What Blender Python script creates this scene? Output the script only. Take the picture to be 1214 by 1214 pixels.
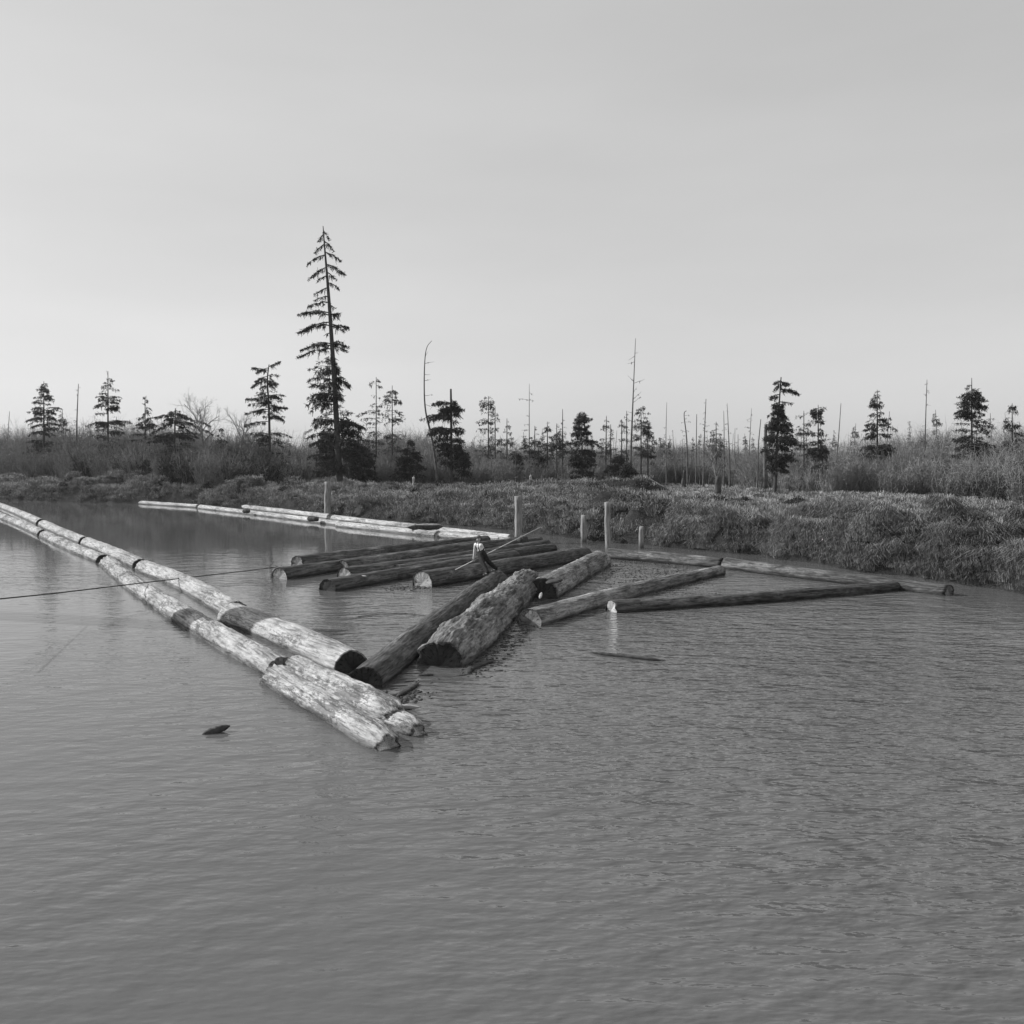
import bpy, math
import numpy as np
from mathutils import Vector, Matrix

# ------------------------------------------------------------------ scene
for o in list(bpy.data.objects):
    bpy.data.objects.remove(o)
sc = bpy.context.scene
COL = sc.collection

# ---- camera (the photo is 1214 px square; u,v below are its pixels)
CAM_H = 5.2
FPX = 1079.0
HORIZON = 547.0
PITCH = math.atan((607.0 - HORIZON) / FPX)
cam = bpy.data.cameras.new('camera')
cam.sensor_width = 36.0
cam.lens = FPX / 1214.0 * 36.0
cam.clip_start = 0.1
cam.clip_end = 9000.0
cam_o = bpy.data.objects.new('camera', cam)
COL.objects.link(cam_o)
cam_o.location = (0, 0, CAM_H)
cam_o.rotation_euler = (math.radians(90) - PITCH, 0, 0)
sc.camera = cam_o

# ---- sky, sun, exposure
SUN_DIR = Vector((-0.96, 0.27, 0.0)).normalized()
SUN_EL = math.radians(31)
tosun = Vector((SUN_DIR.x * math.cos(SUN_EL), SUN_DIR.y * math.cos(SUN_EL), math.sin(SUN_EL)))
w = bpy.data.worlds.new('World')
sc.world = w
w.use_nodes = True
nt = w.node_tree
nt.nodes.clear()
sky = nt.nodes.new('ShaderNodeTexSky')
sky.sky_type = 'NISHITA'
sky.sun_disc = False
sky.sun_elevation = SUN_EL
sky.sun_rotation = math.atan2(SUN_DIR.x, SUN_DIR.y)
sky.air_density = 1.0
sky.dust_density = 1.6
sky.ozone_density = 1.0
bw = nt.nodes.new('ShaderNodeRGBToBW')
bg = nt.nodes.new('ShaderNodeBackground')
bg.inputs['Strength'].default_value = 0.12
gam = nt.nodes.new('ShaderNodeMath'); gam.operation = 'POWER'; gam.inputs[1].default_value = 0.32   # thin high haze evens the sky out
gain = nt.nodes.new('ShaderNodeMath'); gain.operation = 'MULTIPLY'; gain.inputs[1].default_value = 3.55
wo = nt.nodes.new('ShaderNodeOutputWorld')
nt.links.new(sky.outputs[0], bw.inputs[0])
nt.links.new(bw.outputs[0], gam.inputs[0])
nt.links.new(gam.outputs[0], gain.inputs[0])
tcw = nt.nodes.new('ShaderNodeTexCoord'); mpw = nt.nodes.new('ShaderNodeMapping'); mpw.inputs['Scale'].default_value = (1.2, 1.2, 5.0)
nzw = nt.nodes.new('ShaderNodeTexNoise'); nzw.inputs['Scale'].default_value = 1.6; nzw.inputs['Detail'].default_value = 4
nt.links.new(tcw.outputs['Generated'], mpw.inputs[0]); nt.links.new(mpw.outputs[0], nzw.inputs['Vector'])
mrw = nt.nodes.new('ShaderNodeMapRange'); mrw.inputs[1].default_value = .3; mrw.inputs[2].default_value = .7; mrw.inputs[3].default_value = .96; mrw.inputs[4].default_value = 1.06
nt.links.new(nzw.outputs['Fac'], mrw.inputs[0])
mlw = nt.nodes.new('ShaderNodeMath'); mlw.operation = 'MULTIPLY'
nt.links.new(gain.outputs[0], mlw.inputs[0]); nt.links.new(mrw.outputs[0], mlw.inputs[1])
nt.links.new(mlw.outputs[0], bg.inputs['Color'])
nt.links.new(bg.outputs[0], wo.inputs[0])
sun = bpy.data.lights.new('sun', 'SUN')
sun.energy = 5.0
sun.angle = math.radians(0.6)
sun.color = (1.0, 1.0, 1.0)
sun_o = bpy.data.objects.new('sun', sun)
COL.objects.link(sun_o)
sun_o.rotation_euler = tosun.to_track_quat('Z', 'Y').to_euler()
sc.view_settings.view_transform = 'Standard'
sc.view_settings.look = 'None'
sc.view_settings.exposure = 0.0
sc.view_settings.gamma = 1.0
sc.view_settings.use_curve_mapping = False

rng = np.random.default_rng(11)


# ------------------------------------------------------------------ helpers
def ray(u, v):
    x = (u - 607.0) / FPX
    y = -(v - 607.0) / FPX
    c, s = math.cos(PITCH), math.sin(PITCH)
    # camera looks along +Y, pitched down
    return Vector((x, c + y * s, -s + y * c))


def W(u, v, z=0.0):
    """where the ground point at height z stands that the photo shows at u,v"""
    d = ray(u, v)
    t = (z - CAM_H) / d.z
    return Vector((0, 0, CAM_H)) + d * t


def D(u, v, depth):
    d = ray(u, v)
    return Vector((0, 0, CAM_H)) + d * (depth / d.y)


def tag(o, label=None, cat=None, group=None, kind=None):
    if label: o['label'] = label
    if cat: o['category'] = cat
    if group: o['group'] = group
    if kind: o['kind'] = kind
    return o


def empty(name, loc, label=None, cat=None, group=None):
    o = bpy.data.objects.new(name, None)
    o.empty_display_size = 0.2
    COL.objects.link(o)
    o.location = loc
    return tag(o, label, cat, group)


def hash3(i, seed):
    i = i.astype(np.int64)
    h = (i[..., 0] * 374761393 + i[..., 1] * 668265263 + i[..., 2] * 2147483647 + seed * 974634777) & 0xFFFFFFFF
    h = ((h ^ (h >> 13)) * 1274126177) & 0xFFFFFFFF
    h = (h ^ (h >> 16)) & 0xFFFFFFFF
    return h / 4294967295.0


def vnoise(p, seed=0):
    p = np.asarray(p, dtype=float)
    i = np.floor(p)
    f = p - i
    f = f * f * (3 - 2 * f)
    r = 0
    for dx in (0, 1):
        for dy in (0, 1):
            for dz in (0, 1):
                wgt = (f[..., 0] if dx else 1 - f[..., 0]) * (f[..., 1] if dy else 1 - f[..., 1]) * (f[..., 2] if dz else 1 - f[..., 2])
                r = r + wgt * hash3(i + np.array([dx, dy, dz]), seed)
    return r * 2 - 1


def fbm(p, octaves=4, seed=0):
    p = np.asarray(p, dtype=float)
    a, r, n = 1.0, 0.0, 0.0
    for k in range(octaves):
        r = r + a * vnoise(p * (2 ** k) + 17.3 * k, seed + k)
        n += a
        a *= 0.5
    return r / n


def mesh_np(name, V, quads=None, tris=None, mat=None, parent=None, smooth=False, loc=None):
    me = bpy.data.meshes.new(name)
    V = np.asarray(V, dtype=np.float32)
    me.vertices.add(len(V))
    me.vertices.foreach_set('co', V.ravel())
    nq = 0 if quads is None else len(quads)
    ntr = 0 if tris is None else len(tris)
    loops = []
    if nq: loops.append(np.asarray(quads, dtype=np.int32).ravel())
    if ntr: loops.append(np.asarray(tris, dtype=np.int32).ravel())
    L = np.concatenate(loops)
    me.loops.add(len(L))
    me.loops.foreach_set('vertex_index', L)
    starts = np.concatenate([np.arange(nq) * 4, nq * 4 + np.arange(ntr) * 3]).astype(np.int32)
    me.polygons.add(nq + ntr)
    me.polygons.foreach_set('loop_start', starts)
    me.update(calc_edges=True)
    me.validate()
    if smooth:
        me.polygons.foreach_set('use_smooth', np.ones(len(me.polygons), dtype=bool))
    if mat: me.materials.append(mat)
    o = bpy.data.objects.new(name, me)
    COL.objects.link(o)
    if parent: o.parent = parent
    if loc is not None: o.location = loc
    return o


class MB:
    """collects geometry of ONE object"""
    def __init__(self):
        self.V, self.Q, self.T, self.n = [], [], [], 0

    def add(self, V, quads=None, tris=None):
        V = np.asarray(V, dtype=float)
        if quads is not None and len(quads): self.Q.append(np.asarray(quads) + self.n)
        if tris is not None and len(tris): self.T.append(np.asarray(tris) + self.n)
        self.V.append(V)
        self.n += len(V)

    def tube(self, pts, radii, seg=8, cap=True, jitter=0.0, seed=0):
        pts = np.asarray(pts, dtype=float)
        n = len(pts)
        radii = np.broadcast_to(np.asarray(radii, dtype=float), (n,))
        tan = np.gradient(pts, axis=0)
        tan /= np.linalg.norm(tan, axis=1, keepdims=True) + 1e-9
        ref = np.array([0.0, 0.0, 1.0]) if abs(tan[0][2]) < 0.8 else np.array([0.0, 1.0, 0.0])
        V = []
        th = np.linspace(0, 2 * np.pi, seg, endpoint=False)
        for k in range(n):
            a = np.cross(tan[k], ref); a /= np.linalg.norm(a) + 1e-9
            b = np.cross(a, tan[k])
            ring = pts[k] + radii[k] * (np.outer(np.cos(th), a) + np.outer(np.sin(th), b))
            V.append(ring)
        V = np.concatenate(V)
        if jitter:
            V = V + jitter * np.stack([vnoise(V * 3.1, seed), vnoise(V * 3.1, seed + 1), vnoise(V * 3.1, seed + 2)], 1)
        q = []
        for k in range(n - 1):
            for j in range(seg):
                j2 = (j + 1) % seg
                q.append((k * seg + j, k * seg + j2, (k + 1) * seg + j2, (k + 1) * seg + j))
        tr = []
        if cap:
            V = np.concatenate([V, [pts[0], pts[-1]]])
            for j in range(seg):
                j2 = (j + 1) % seg
                tr.append((j2, j, n * seg))
                tr.append(((n - 1) * seg + j, (n - 1) * seg + j2, n * seg + 1))
        self.add(V, q, tr)

    def ribbons(self, A, B, w0, w1=None, nrm=None):
        """thin leaf / twig quads from A to B"""
        A = np.asarray(A, float); B = np.asarray(B, float)
        n = len(A)
        if n == 0: return
        d = B - A
        r = rng.normal(size=(n, 3)) if nrm is None else nrm
        s = np.cross(d, r)
        s /= np.linalg.norm(s, axis=1, keepdims=True) + 1e-9
        w0 = np.broadcast_to(w0, (n,))[:, None]
        w1 = w0 * 0.35 if w1 is None else np.broadcast_to(w1, (n,))[:, None]
        V = np.stack([A - s * w0 / 2, A + s * w0 / 2, B + s * w1 / 2, B - s * w1 / 2], 1).reshape(-1, 3)
        q = np.arange(n * 4).reshape(-1, 4)
        self.add(V, q)

    def build(self, name, mat, parent=None, smooth=False, loc=None):
        V = np.concatenate(self.V)
        if loc is not None: V = V - np.asarray(loc, float)
        elif parent is not None: V = V - np.asarray(parent_origin(parent), float)
        Q = np.concatenate(self.Q) if self.Q else None
        T = np.concatenate(self.T) if self.T else None
        return mesh_np(name, V, Q, T, mat, parent, smooth, loc=loc)


def parent_origin(p):
    o = Vector((0, 0, 0))
    while p:
        o += p.location
        p = p.parent
    return o


# ------------------------------------------------------------------ materials
def g(v): return (v, v, v, 1.0)


def new_mat(name):
    m = bpy.data.materials.new(name)
    m.use_nodes = True
    t = m.node_tree
    b = t.nodes['Principled BSDF']
    return m, t, b


def node(t, kind, **kw):
    n = t.nodes.new(kind)
    for k, v in kw.items():
        setattr(n, k, v)
    return n


def mapped(t, coord, scale):
    tc = node(t, 'ShaderNodeTexCoord')
    mp = node(t, 'ShaderNodeMapping')
    mp.inputs['Scale'].default_value = scale
    t.links.new(tc.outputs[coord], mp.inputs[0])
    return mp.outputs[0]


def noise(t, vec, scale, detail=4, rough=0.6, dist=0.0):
    n = node(t, 'ShaderNodeTexNoise')
    n.inputs['Scale'].default_value = scale
    n.inputs['Detail'].default_value = detail
    n.inputs['Roughness'].default_value = rough
    n.inputs['Distortion'].default_value = dist
    t.links.new(vec, n.inputs['Vector'])
    return n.outputs['Fac']


def ramp(t, fac, stops):
    r = node(t, 'ShaderNodeValToRGB')
    e = r.color_ramp.elements
    while len(e) < len(stops): e.new(0.5)
    for k, (p, c) in enumerate(stops):
        e[k].position = p
        e[k].color = g(c)
    t.links.new(fac, r.inputs[0])
    return r.outputs[0]


def mix(t, fac, a, b, mode='MIX'):
    m = node(t, 'ShaderNodeMix', data_type='RGBA', blend_type=mode)
    for sock, val in ((m.inputs[0], fac), (m.inputs[6], a), (m.inputs[7], b)):
        if isinstance(val, (int, float)):
            sock.default_value = val if sock == m.inputs[0] else g(val)
        else:
            t.links.new(val, sock)
    return m.outputs[2]


def bump(t, height, strength, dist, prev=None):
    b = node(t, 'ShaderNodeBump')
    b.inputs['Strength'].default_value = strength
    b.inputs['Distance'].default_value = dist
    t.links.new(height, b.inputs['Height'])
    if prev: t.links.new(prev, b.inputs['Normal'])
    return b.outputs[0]


def flat_mat(name, v, rough=0.9, var=0.3, scale=3.0, spec=0.2):
    m, t, b = new_mat(name)
    vec = mapped(t, 'Object', (1, 1, 1))
    n = noise(t, vec, scale, 4)
    c = ramp(t, n, [(0.3, v * (1 - var)), (0.7, v * (1 + var))])
    t.links.new(c, b.inputs['Base Color'])
    b.inputs['Roughness'].default_value = rough
    b.inputs['Specular IOR Level'].default_value = spec
    return m


def bark_mat(name, dark, mid, light, peel_at=0.62, bump_d=0.03, stretch=0.35, speck=0.0, furrow=6.0, rough=0.85, crk=0.6):
    """bark on a log whose length runs along local X"""
    m, t, b = new_mat(name)
    v_long = mapped(t, 'Object', (stretch, 1, 1))
    v_iso = mapped(t, 'Object', (1, 1, 1))
    v_fur = mapped(t, 'Object', (0.12, 1, 1))
    fur = noise(t, v_fur, furrow * 2.2, 5, 0.62)
    big = noise(t, v_long, 1.7, 4, 0.6, 0.4)
    grain = noise(t, v_long, 14, 5, 0.7)
    c1 = ramp(t, fur, [(0.40, dark), (0.58, mid)])
    lines = noise(t, mapped(t, 'Object', (0.05, 1, 1)), 16, 4, 0.65)
    pj = node(t, 'ShaderNodeMath', operation='MULTIPLY_ADD')
    t.links.new(grain, pj.inputs[0]); pj.inputs[1].default_value = 0.35; t.links.new(big, pj.inputs[2])
    patch = ramp(t, pj.outputs[0], [(peel_at + 0.175 - 0.09, 0.0), (peel_at + 0.175 + 0.09, 1.0)])
    lt = ramp(t, grain, [(0.3, light * 0.72), (0.7, light * 1.12)])
    c = mix(t, patch, c1, lt)
    vor = node(t, 'ShaderNodeTexVoronoi')
    vor.feature = 'DISTANCE_TO_EDGE'
    vor.inputs['Scale'].default_value = 3.4
    t.links.new(v_long, vor.inputs['Vector'])
    vor.inputs['Randomness'].default_value = 1.0
    crack = ramp(t, vor.outputs['Distance'], [(0.0, 0.35), (0.05, 1.0)])
    wob = noise(t, v_iso, 5.0, 3, 0.6)
    c = mix(t, ramp(t, wob, [(0.48, 0.0), (0.6, crk)]), c, mix(t, 1.0, c, crack, 'MULTIPLY'))
    blot = ramp(t, noise(t, v_long, 2.4, 6, 0.7), [(0.32, 0.68), (0.66, 1.2)])
    c = mix(t, 1.0, c, blot, 'MULTIPLY')
    c = mix(t, 1.0, c, ramp(t, lines, [(0.36, 0.45), (0.52, 1.08)]), 'MULTIPLY')
    if speck > 0:
        s = noise(t, mapped(t, 'Object', (0.3, 1, 1)), 13, 6, 0.75)
        s2 = noise(t, v_long, 1.3, 3, 0.6)
        sm = node(t, 'ShaderNodeMath', operation='ADD')
        t.links.new(s, sm.inputs[0]); t.links.new(s2, sm.inputs[1])
        hf = node(t, 'ShaderNodeMath', operation='MULTIPLY')
        t.links.new(sm.outputs[0], hf.inputs[0]); hf.inputs[1].default_value = 0.5
        sp = ramp(t, hf.outputs[0], [(0.60 - speck * .5, 0.0), (0.625 - speck * .5, 1.0)])
        c = mix(t, sp, c, mix(t, 1.0, c, 0.42, 'MULTIPLY'))
        fis = noise(t, mapped(t, 'Object', (0.22, 1, 1)), 4.2, 4, 0.6, 0.6)
        fr = ramp(t, fis, [(0.485, 0.0), (0.497, 1.0)])
        fr2 = ramp(t, fis, [(0.503, 0.0), (0.515, 1.0)])
        fm = mix(t, 1.0, fr, fr2, 'SUBTRACT')
        c = mix(t, mix(t, 1.0, fm, ramp(t, s2, [(0.42, 0.0), (0.55, 0.9)]), 'MULTIPLY'), c, dark * 0.55)
    # water-soaked band along the waterline
    ge = node(t, 'ShaderNodeNewGeometry')
    sz = node(t, 'ShaderNodeSeparateXYZ'); t.links.new(ge.outputs['Position'], sz.inputs[0])
    wn = node(t, 'ShaderNodeMath', operation='MULTIPLY_ADD'); t.links.new(grain, wn.inputs[0]); wn.inputs[1].default_value = -0.16; t.links.new(sz.outputs[2], wn.inputs[2])
    wet = ramp(t, wn.outputs[0], [(0.0, 0.38), (0.07, 1.0)])
    c = mix(t, 1.0, c, wet, 'MULTIPLY')
    t.links.new(c, b.inputs['Base Color'])
    b.inputs['Roughness'].default_value = rough
    b.inputs['Specular IOR Level'].default_value = 0.3
    nb = bump(t, fur, 1.0, bump_d)
    nb = bump(t, grain, 0.6, bump_d * 0.35, nb)
    nb = bump(t, patch, 0.6, -bump_d * 0.6, nb)
    t.links.new(nb, b.inputs['Normal'])
    return m


def end_mat(name, c0, c1):
    """sawn end: growth rings about local X, a few radial checks"""
    m, t, b = new_mat(name)
    v = mapped(t, 'Object', (0, 1, 1))
    wv = node(t, 'ShaderNodeTexWave', wave_type='RINGS', rings_direction='X')
    wv.inputs['Scale'].default_value = 9
    wv.inputs['Distortion'].default_value = 2.5
    wv.inputs['Detail'].default_value = 3
    t.links.new(v, wv.inputs['Vector'])
    n = noise(t, v, 3.0, 5)
    c = ramp(t, wv.outputs['Fac'], [(0.0, c0), (1.0, c1)])
    c2 = ramp(t, n, [(0.3, 0.6), (0.65, 1.0)])
    c = mix(t, 1.0, c, c2, 'MULTIPLY')
    # radial drying checks and saw marks
    tc = node(t, 'ShaderNodeTexCoord')
    sp = node(t, 'ShaderNodeSeparateXYZ'); t.links.new(tc.outputs['Object'], sp.inputs[0])
    at = node(t, 'ShaderNodeMath', operation='ARCTAN2'); t.links.new(sp.outputs[1], at.inputs[0]); t.links.new(sp.outputs[2], at.inputs[1])
    cx = node(t, 'ShaderNodeCombineXYZ'); t.links.new(at.outputs[0], cx.inputs[0])
    vl = node(t, 'ShaderNodeVectorMath', operation='LENGTH'); t.links.new(v, vl.inputs[0]); 
    m3 = node(t, 'ShaderNodeMath', operation='MULTIPLY'); t.links.new(vl.outputs['Value'], m3.inputs[0]); m3.inputs[1].default_value = 0.8
    t.links.new(m3.outputs[0], cx.inputs[1])
    rad = noise(t, cx.outputs[0], 5.0, 3, 0.7)
    ck = ramp(t, rad, [(0.40, 0.25), (0.46, 1.0)])
    c = mix(t, 0.85, c, mix(t, 1.0, c, ck, 'MULTIPLY'))
    saw = noise(t, mapped(t, 'Object', (0, 1.5, 30)), 2.0, 3, 0.6)
    c = mix(t, 1.0, c, ramp(t, saw, [(0.3, 0.75), (0.7, 1.1)]), 'MULTIPLY')
    stain = noise(t, v, 1.4, 3, 0.6)
    c = mix(t, 1.0, c, ramp(t, stain, [(0.38, 0.5), (0.6, 1.0)]), 'MULTIPLY')
    t.links.new(c, b.inputs['Base Color'])
    b.inputs['Roughness'].default_value = 0.85
    b.inputs['Specular IOR Level'].default_value = 0.2
    t.links.new(bump(t, saw, 0.6, 0.02, bump(t, n, 0.8, 0.05)), b.inputs['Normal'])
    return m


M = {}
M['bark_dark'] = bark_mat('bark_dark', 0.035, 0.105, 0.20, 0.66, 0.035, crk=0.2)
M['bark_raft'] = bark_mat('bark_raft', 0.032, 0.10, 0.21, 0.62, 0.03)
M['bark_plated'] = bark_mat('bark_plated', 0.05, 0.20, 0.34, 0.58, 0.08, stretch=0.25, furrow=3.0, crk=0.5)
M['bark_grey'] = bark_mat('bark_grey', 0.07, 0.19, 0.34, 0.56, 0.03)
M['wood_pale'] = bark_mat('wood_pale', 0.20, 0.36, 0.46, 0.50, 0.015, stretch=0.2, speck=0.04, crk=0.15)
M['wood_flaky'] = bark_mat('wood_flaky', 0.14, 0.35, 0.48, 0.50, 0.045, stretch=0.3, speck=0.12, crk=0.5)
M['wood_boom'] = bark_mat('wood_boom', 0.20, 0.36, 0.50, 0.48, 0.02, stretch=0.2, speck=0.05, crk=0.1)
M['end_pale'] = end_mat('end_pale', 0.55, 0.80)
M['end_grey'] = end_mat('end_grey', 0.28, 0.46)
M['end_dark'] = end_mat('end_dark', 0.05, 0.11)  # on ends turned from the sun, shade is put into this dark colour
M['needles'] = flat_mat('needles', 0.042, 0.8, 0.5, 0.8)
M['needles_far'] = flat_mat('needles_far', 0.07, 0.8, 0.5, 0.5)
M['trunk'] = flat_mat('trunk', 0.06, 0.9, 0.4, 3.0)
M['snag'] = flat_mat('snag', 0.11, 0.9, 0.5, 2.0)
M['twigs'] = flat_mat('twigs', 0.20, 0.9, 0.5, 0.25)
M['twigs_pale'] = flat_mat('twigs_pale', 0.30, 0.9, 0.4, 0.5)
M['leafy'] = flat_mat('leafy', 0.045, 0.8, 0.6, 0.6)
M['weathered'] = flat_mat('weathered', 0.38, 0.85, 0.3, 5.0)
M['bark_bits'] = flat_mat('bark_bits', 0.06, 0.8, 0.5, 6.0)
M['skin'] = flat_mat('skin', 0.36, 0.6, 0.08, 8.0)
M['shirt'] = flat_mat('shirt', 0.72, 0.9, 0.06, 14.0)
M['trousers'] = flat_mat('trousers', 0.022, 0.9, 0.25, 12.0)
M['cap'] = flat_mat('cap', 0.14, 0.9, 0.2, 12.0)
M['hair'] = flat_mat('hair', 0.02, 0.7, 0.2, 20.0)
M['boot'] = flat_mat('boot', 0.10, 0.6, 0.3, 12.0)
M['iron'] = flat_mat('iron', 0.06, 0.6, 0.4, 12.0)
M['rope'] = flat_mat('rope', 0.06, 0.9, 0.3, 12.0)
M['pole_wood'] = flat_mat('pole_wood', 0.36, 0.6, 0.2, 6.0)


def grass_mat():
    m, t, b = new_mat('grass_blades')
    vec = mapped(t, 'Object', (1, 1, 1))
    n1 = noise(t, vec, 0.22, 3)
    n2 = noise(t, vec, 1.6, 3, 0.7)
    c = ramp(t, n1, [(0.32, 0.16), (0.68, 0.36)])
    c2 = ramp(t, n2, [(0.32, 0.35), (0.66, 1.35)])
    c = mix(t, 1.0, c, c2, 'MULTIPLY')
    t.links.new(c, b.inputs['Base Color'])
    b.inputs['Roughness'].default_value = 0.8
    b.inputs['Specular IOR Level'].default_value = 0.15
    return m


def ground_mat():
    m, t, b = new_mat('ground_soil')
    vec = mapped(t, 'Object', (1, 1, 1))
    n1 = noise(t, vec, 0.2, 6, 0.7)
    n2 = noise(t, vec, 2.6, 6, 0.75)
    c = ramp(t, n1, [(0.35, 0.03), (0.65, 0.07)])
    c2 = ramp(t, n2, [(0.3, 0.5), (0.7, 1.2)])
    c = mix(t, 1.0, c, c2, 'MULTIPLY')
    t.links.new(c, b.inputs['Base Color'])
    b.inputs['Roughness'].default_value = 0.95
    b.inputs['Specular IOR Level'].default_value = 0.1
    t.links.new(bump(t, n2, 1.0, 0.3), b.inputs['Normal'])
    return m


def water_mat():
    m, t, b = new_mat('river_water')
    b.inputs['Base Color'].default_value = g(0.105)
    b.inputs['Roughness'].default_value = 0.03
    b.inputs['IOR'].default_value = 1.333
    b.inputs['Specular IOR Level'].default_value = 0.5
    # ripples: fine wind chop, longer wavelets, and gusts that switch them on and off
    va = mapped(t, 'Object', (1.0, 2.1, 1))
    tc = node(t, 'ShaderNodeTexCoord')
    mp = node(t, 'ShaderNodeMapping')
    mp.inputs['Rotation'].default_value = (0, 0, math.radians(-24))
    mp.inputs['Scale'].default_value = (1.0, 2.1, 1)
    t.links.new(tc.outputs['Object'], mp.inputs[0])
    n1 = noise(t, mp.outputs[0], 1.9, 2, 0.5, 0.0)
    n2 = noise(t, va, 4.5, 2, 0.5, 0.0)
    n3 = noise(t, mp.outputs[0], 0.62, 2, 0.5, 0.0)
    gust = noise(t, mapped(t, 'Object', (0.06, 0.05, 1)), 1.0, 3, 0.5)
    # windier on the right (east) part of the pool
    sep = node(t, 'ShaderNodeSeparateXYZ')
    t.links.new(tc.outputs['Object'], sep.inputs[0])
    mr = node(t, 'ShaderNodeMapRange')
    mr.inputs[1].default_value = -9.0
    mr.inputs[2].default_value = 6.0
    mr.inputs[3].default_value = 0.13
    mr.inputs[4].default_value = 1.0
    t.links.new(sep.outputs[0], mr.inputs[0])
    gm = node(t, 'ShaderNodeMath', operation='MULTIPLY')
    gr = ramp(t, gust, [(0.38, 0.3), (0.62, 1.0)])
    t.links.new(mr.outputs[0], gm.inputs[0]); t.links.new(gr, gm.inputs[1])
    a = node(t, 'ShaderNodeMath', operation='MULTIPLY_ADD')
    t.links.new(n2, a.inputs[0]); a.inputs[1].default_value = 0.22; t.links.new(n1, a.inputs[2])
    a2 = node(t, 'ShaderNodeMath', operation='MULTIPLY_ADD')
    t.links.new(n3, a2.inputs[0]); a2.inputs[1].default_value = 1.7; t.links.new(a.outputs[0], a2.inputs[2])
    my = node(t, 'ShaderNodeMapRange')
    my.inputs[1].default_value = 38.0
    my.inputs[2].default_value = 56.0
    my.inputs[3].default_value = 1.0
    my.inputs[4].default_value = 0.16
    t.links.new(sep.outputs[1], my.inputs[0])
    gm2 = node(t, 'ShaderNodeMath', operation='MULTIPLY')
    t.links.new(gm.outputs[0], gm2.inputs[0]); t.links.new(my.outputs[0], gm2.inputs[1])
    gm = gm2
    h = node(t, 'ShaderNodeMath', operation='MULTIPLY')
    t.links.new(a2.outputs[0], h.inputs[0]); t.links.new(gm.outputs[0], h.inputs[1])
    t.links.new(bump(t, h.outputs[0], 1.0, 0.17), b.inputs['Normal'])
    return m


# ------------------------------------------------------------------ terrain
BANK = [(-420, 300), (-150, 168), (-85, 130), tuple(W(220, 599).xy), tuple(W(270, 602).xy), tuple(W(400, 612).xy),
        tuple(W(500, 620).xy), tuple(W(560, 624).xy), tuple(W(612, 630).xy), tuple(W(645, 633).xy), tuple(W(700, 641).xy),
        tuple(W(781, 647).xy), tuple(W(860, 656).xy), tuple(W(905, 658).xy), tuple(W(947, 665).xy), tuple(W(996, 673).xy),
        (18.8, 39), (21.5, 31), (25, 20), (31, 6), (45, -12), (90, -60)]
BANK = np.array(BANK)
LANDPOLY = np.concatenate([BANK, [(2600, -60), (2600, 2700), (-2600, 2700), (-2600, 1300)]])


def bank_dist(x, y):
    """metres inland from the water's edge (negative in the river)"""
    P = np.stack([x, y], -1)
    best = np.full(x.shape, 1e9)
    for a, b in zip(BANK[:-1], BANK[1:]):
        ab = b - a
        tt = np.clip(((P - a) @ ab) / (ab @ ab), 0, 1)
        d = np.linalg.norm(P - (a + tt[..., None] * ab), axis=-1)
        best = np.minimum(best, d)
    inside = np.zeros(x.shape, bool)
    n = len(LANDPOLY)
    for i in range(n):
        x1, y1 = LANDPOLY[i]; x2, y2 = LANDPOLY[(i + 1) % n]
        c = ((y1 > y) != (y2 > y)) & (x < (x2 - x1) * (y - y1) / (y2 - y1 + 1e-12) + x1)
        inside ^= c
    return np.where(inside, best, -best)


def worley_dome(x, y, cell, seed, rad=.62):
    px, py = x / cell, y / cell
    ix, iy = np.floor(px), np.floor(py)
    best = np.zeros_like(px)
    for dx in (-1, 0, 1):
        for dy in (-1, 0, 1):
            k = np.stack([ix + dx, iy + dy, np.zeros_like(ix)], -1)
            cx = ix + dx + hash3(k, seed); cy = iy + dy + hash3(k, seed + 1)
            rr = rad * (.45 + .75 * hash3(k, seed + 2))
            q = 1 - ((px - cx) ** 2 + (py - cy) ** 2) / rr ** 2
            best = np.maximum(best, np.sqrt(np.maximum(q, 0)) * rr / rad)
    return best


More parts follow.
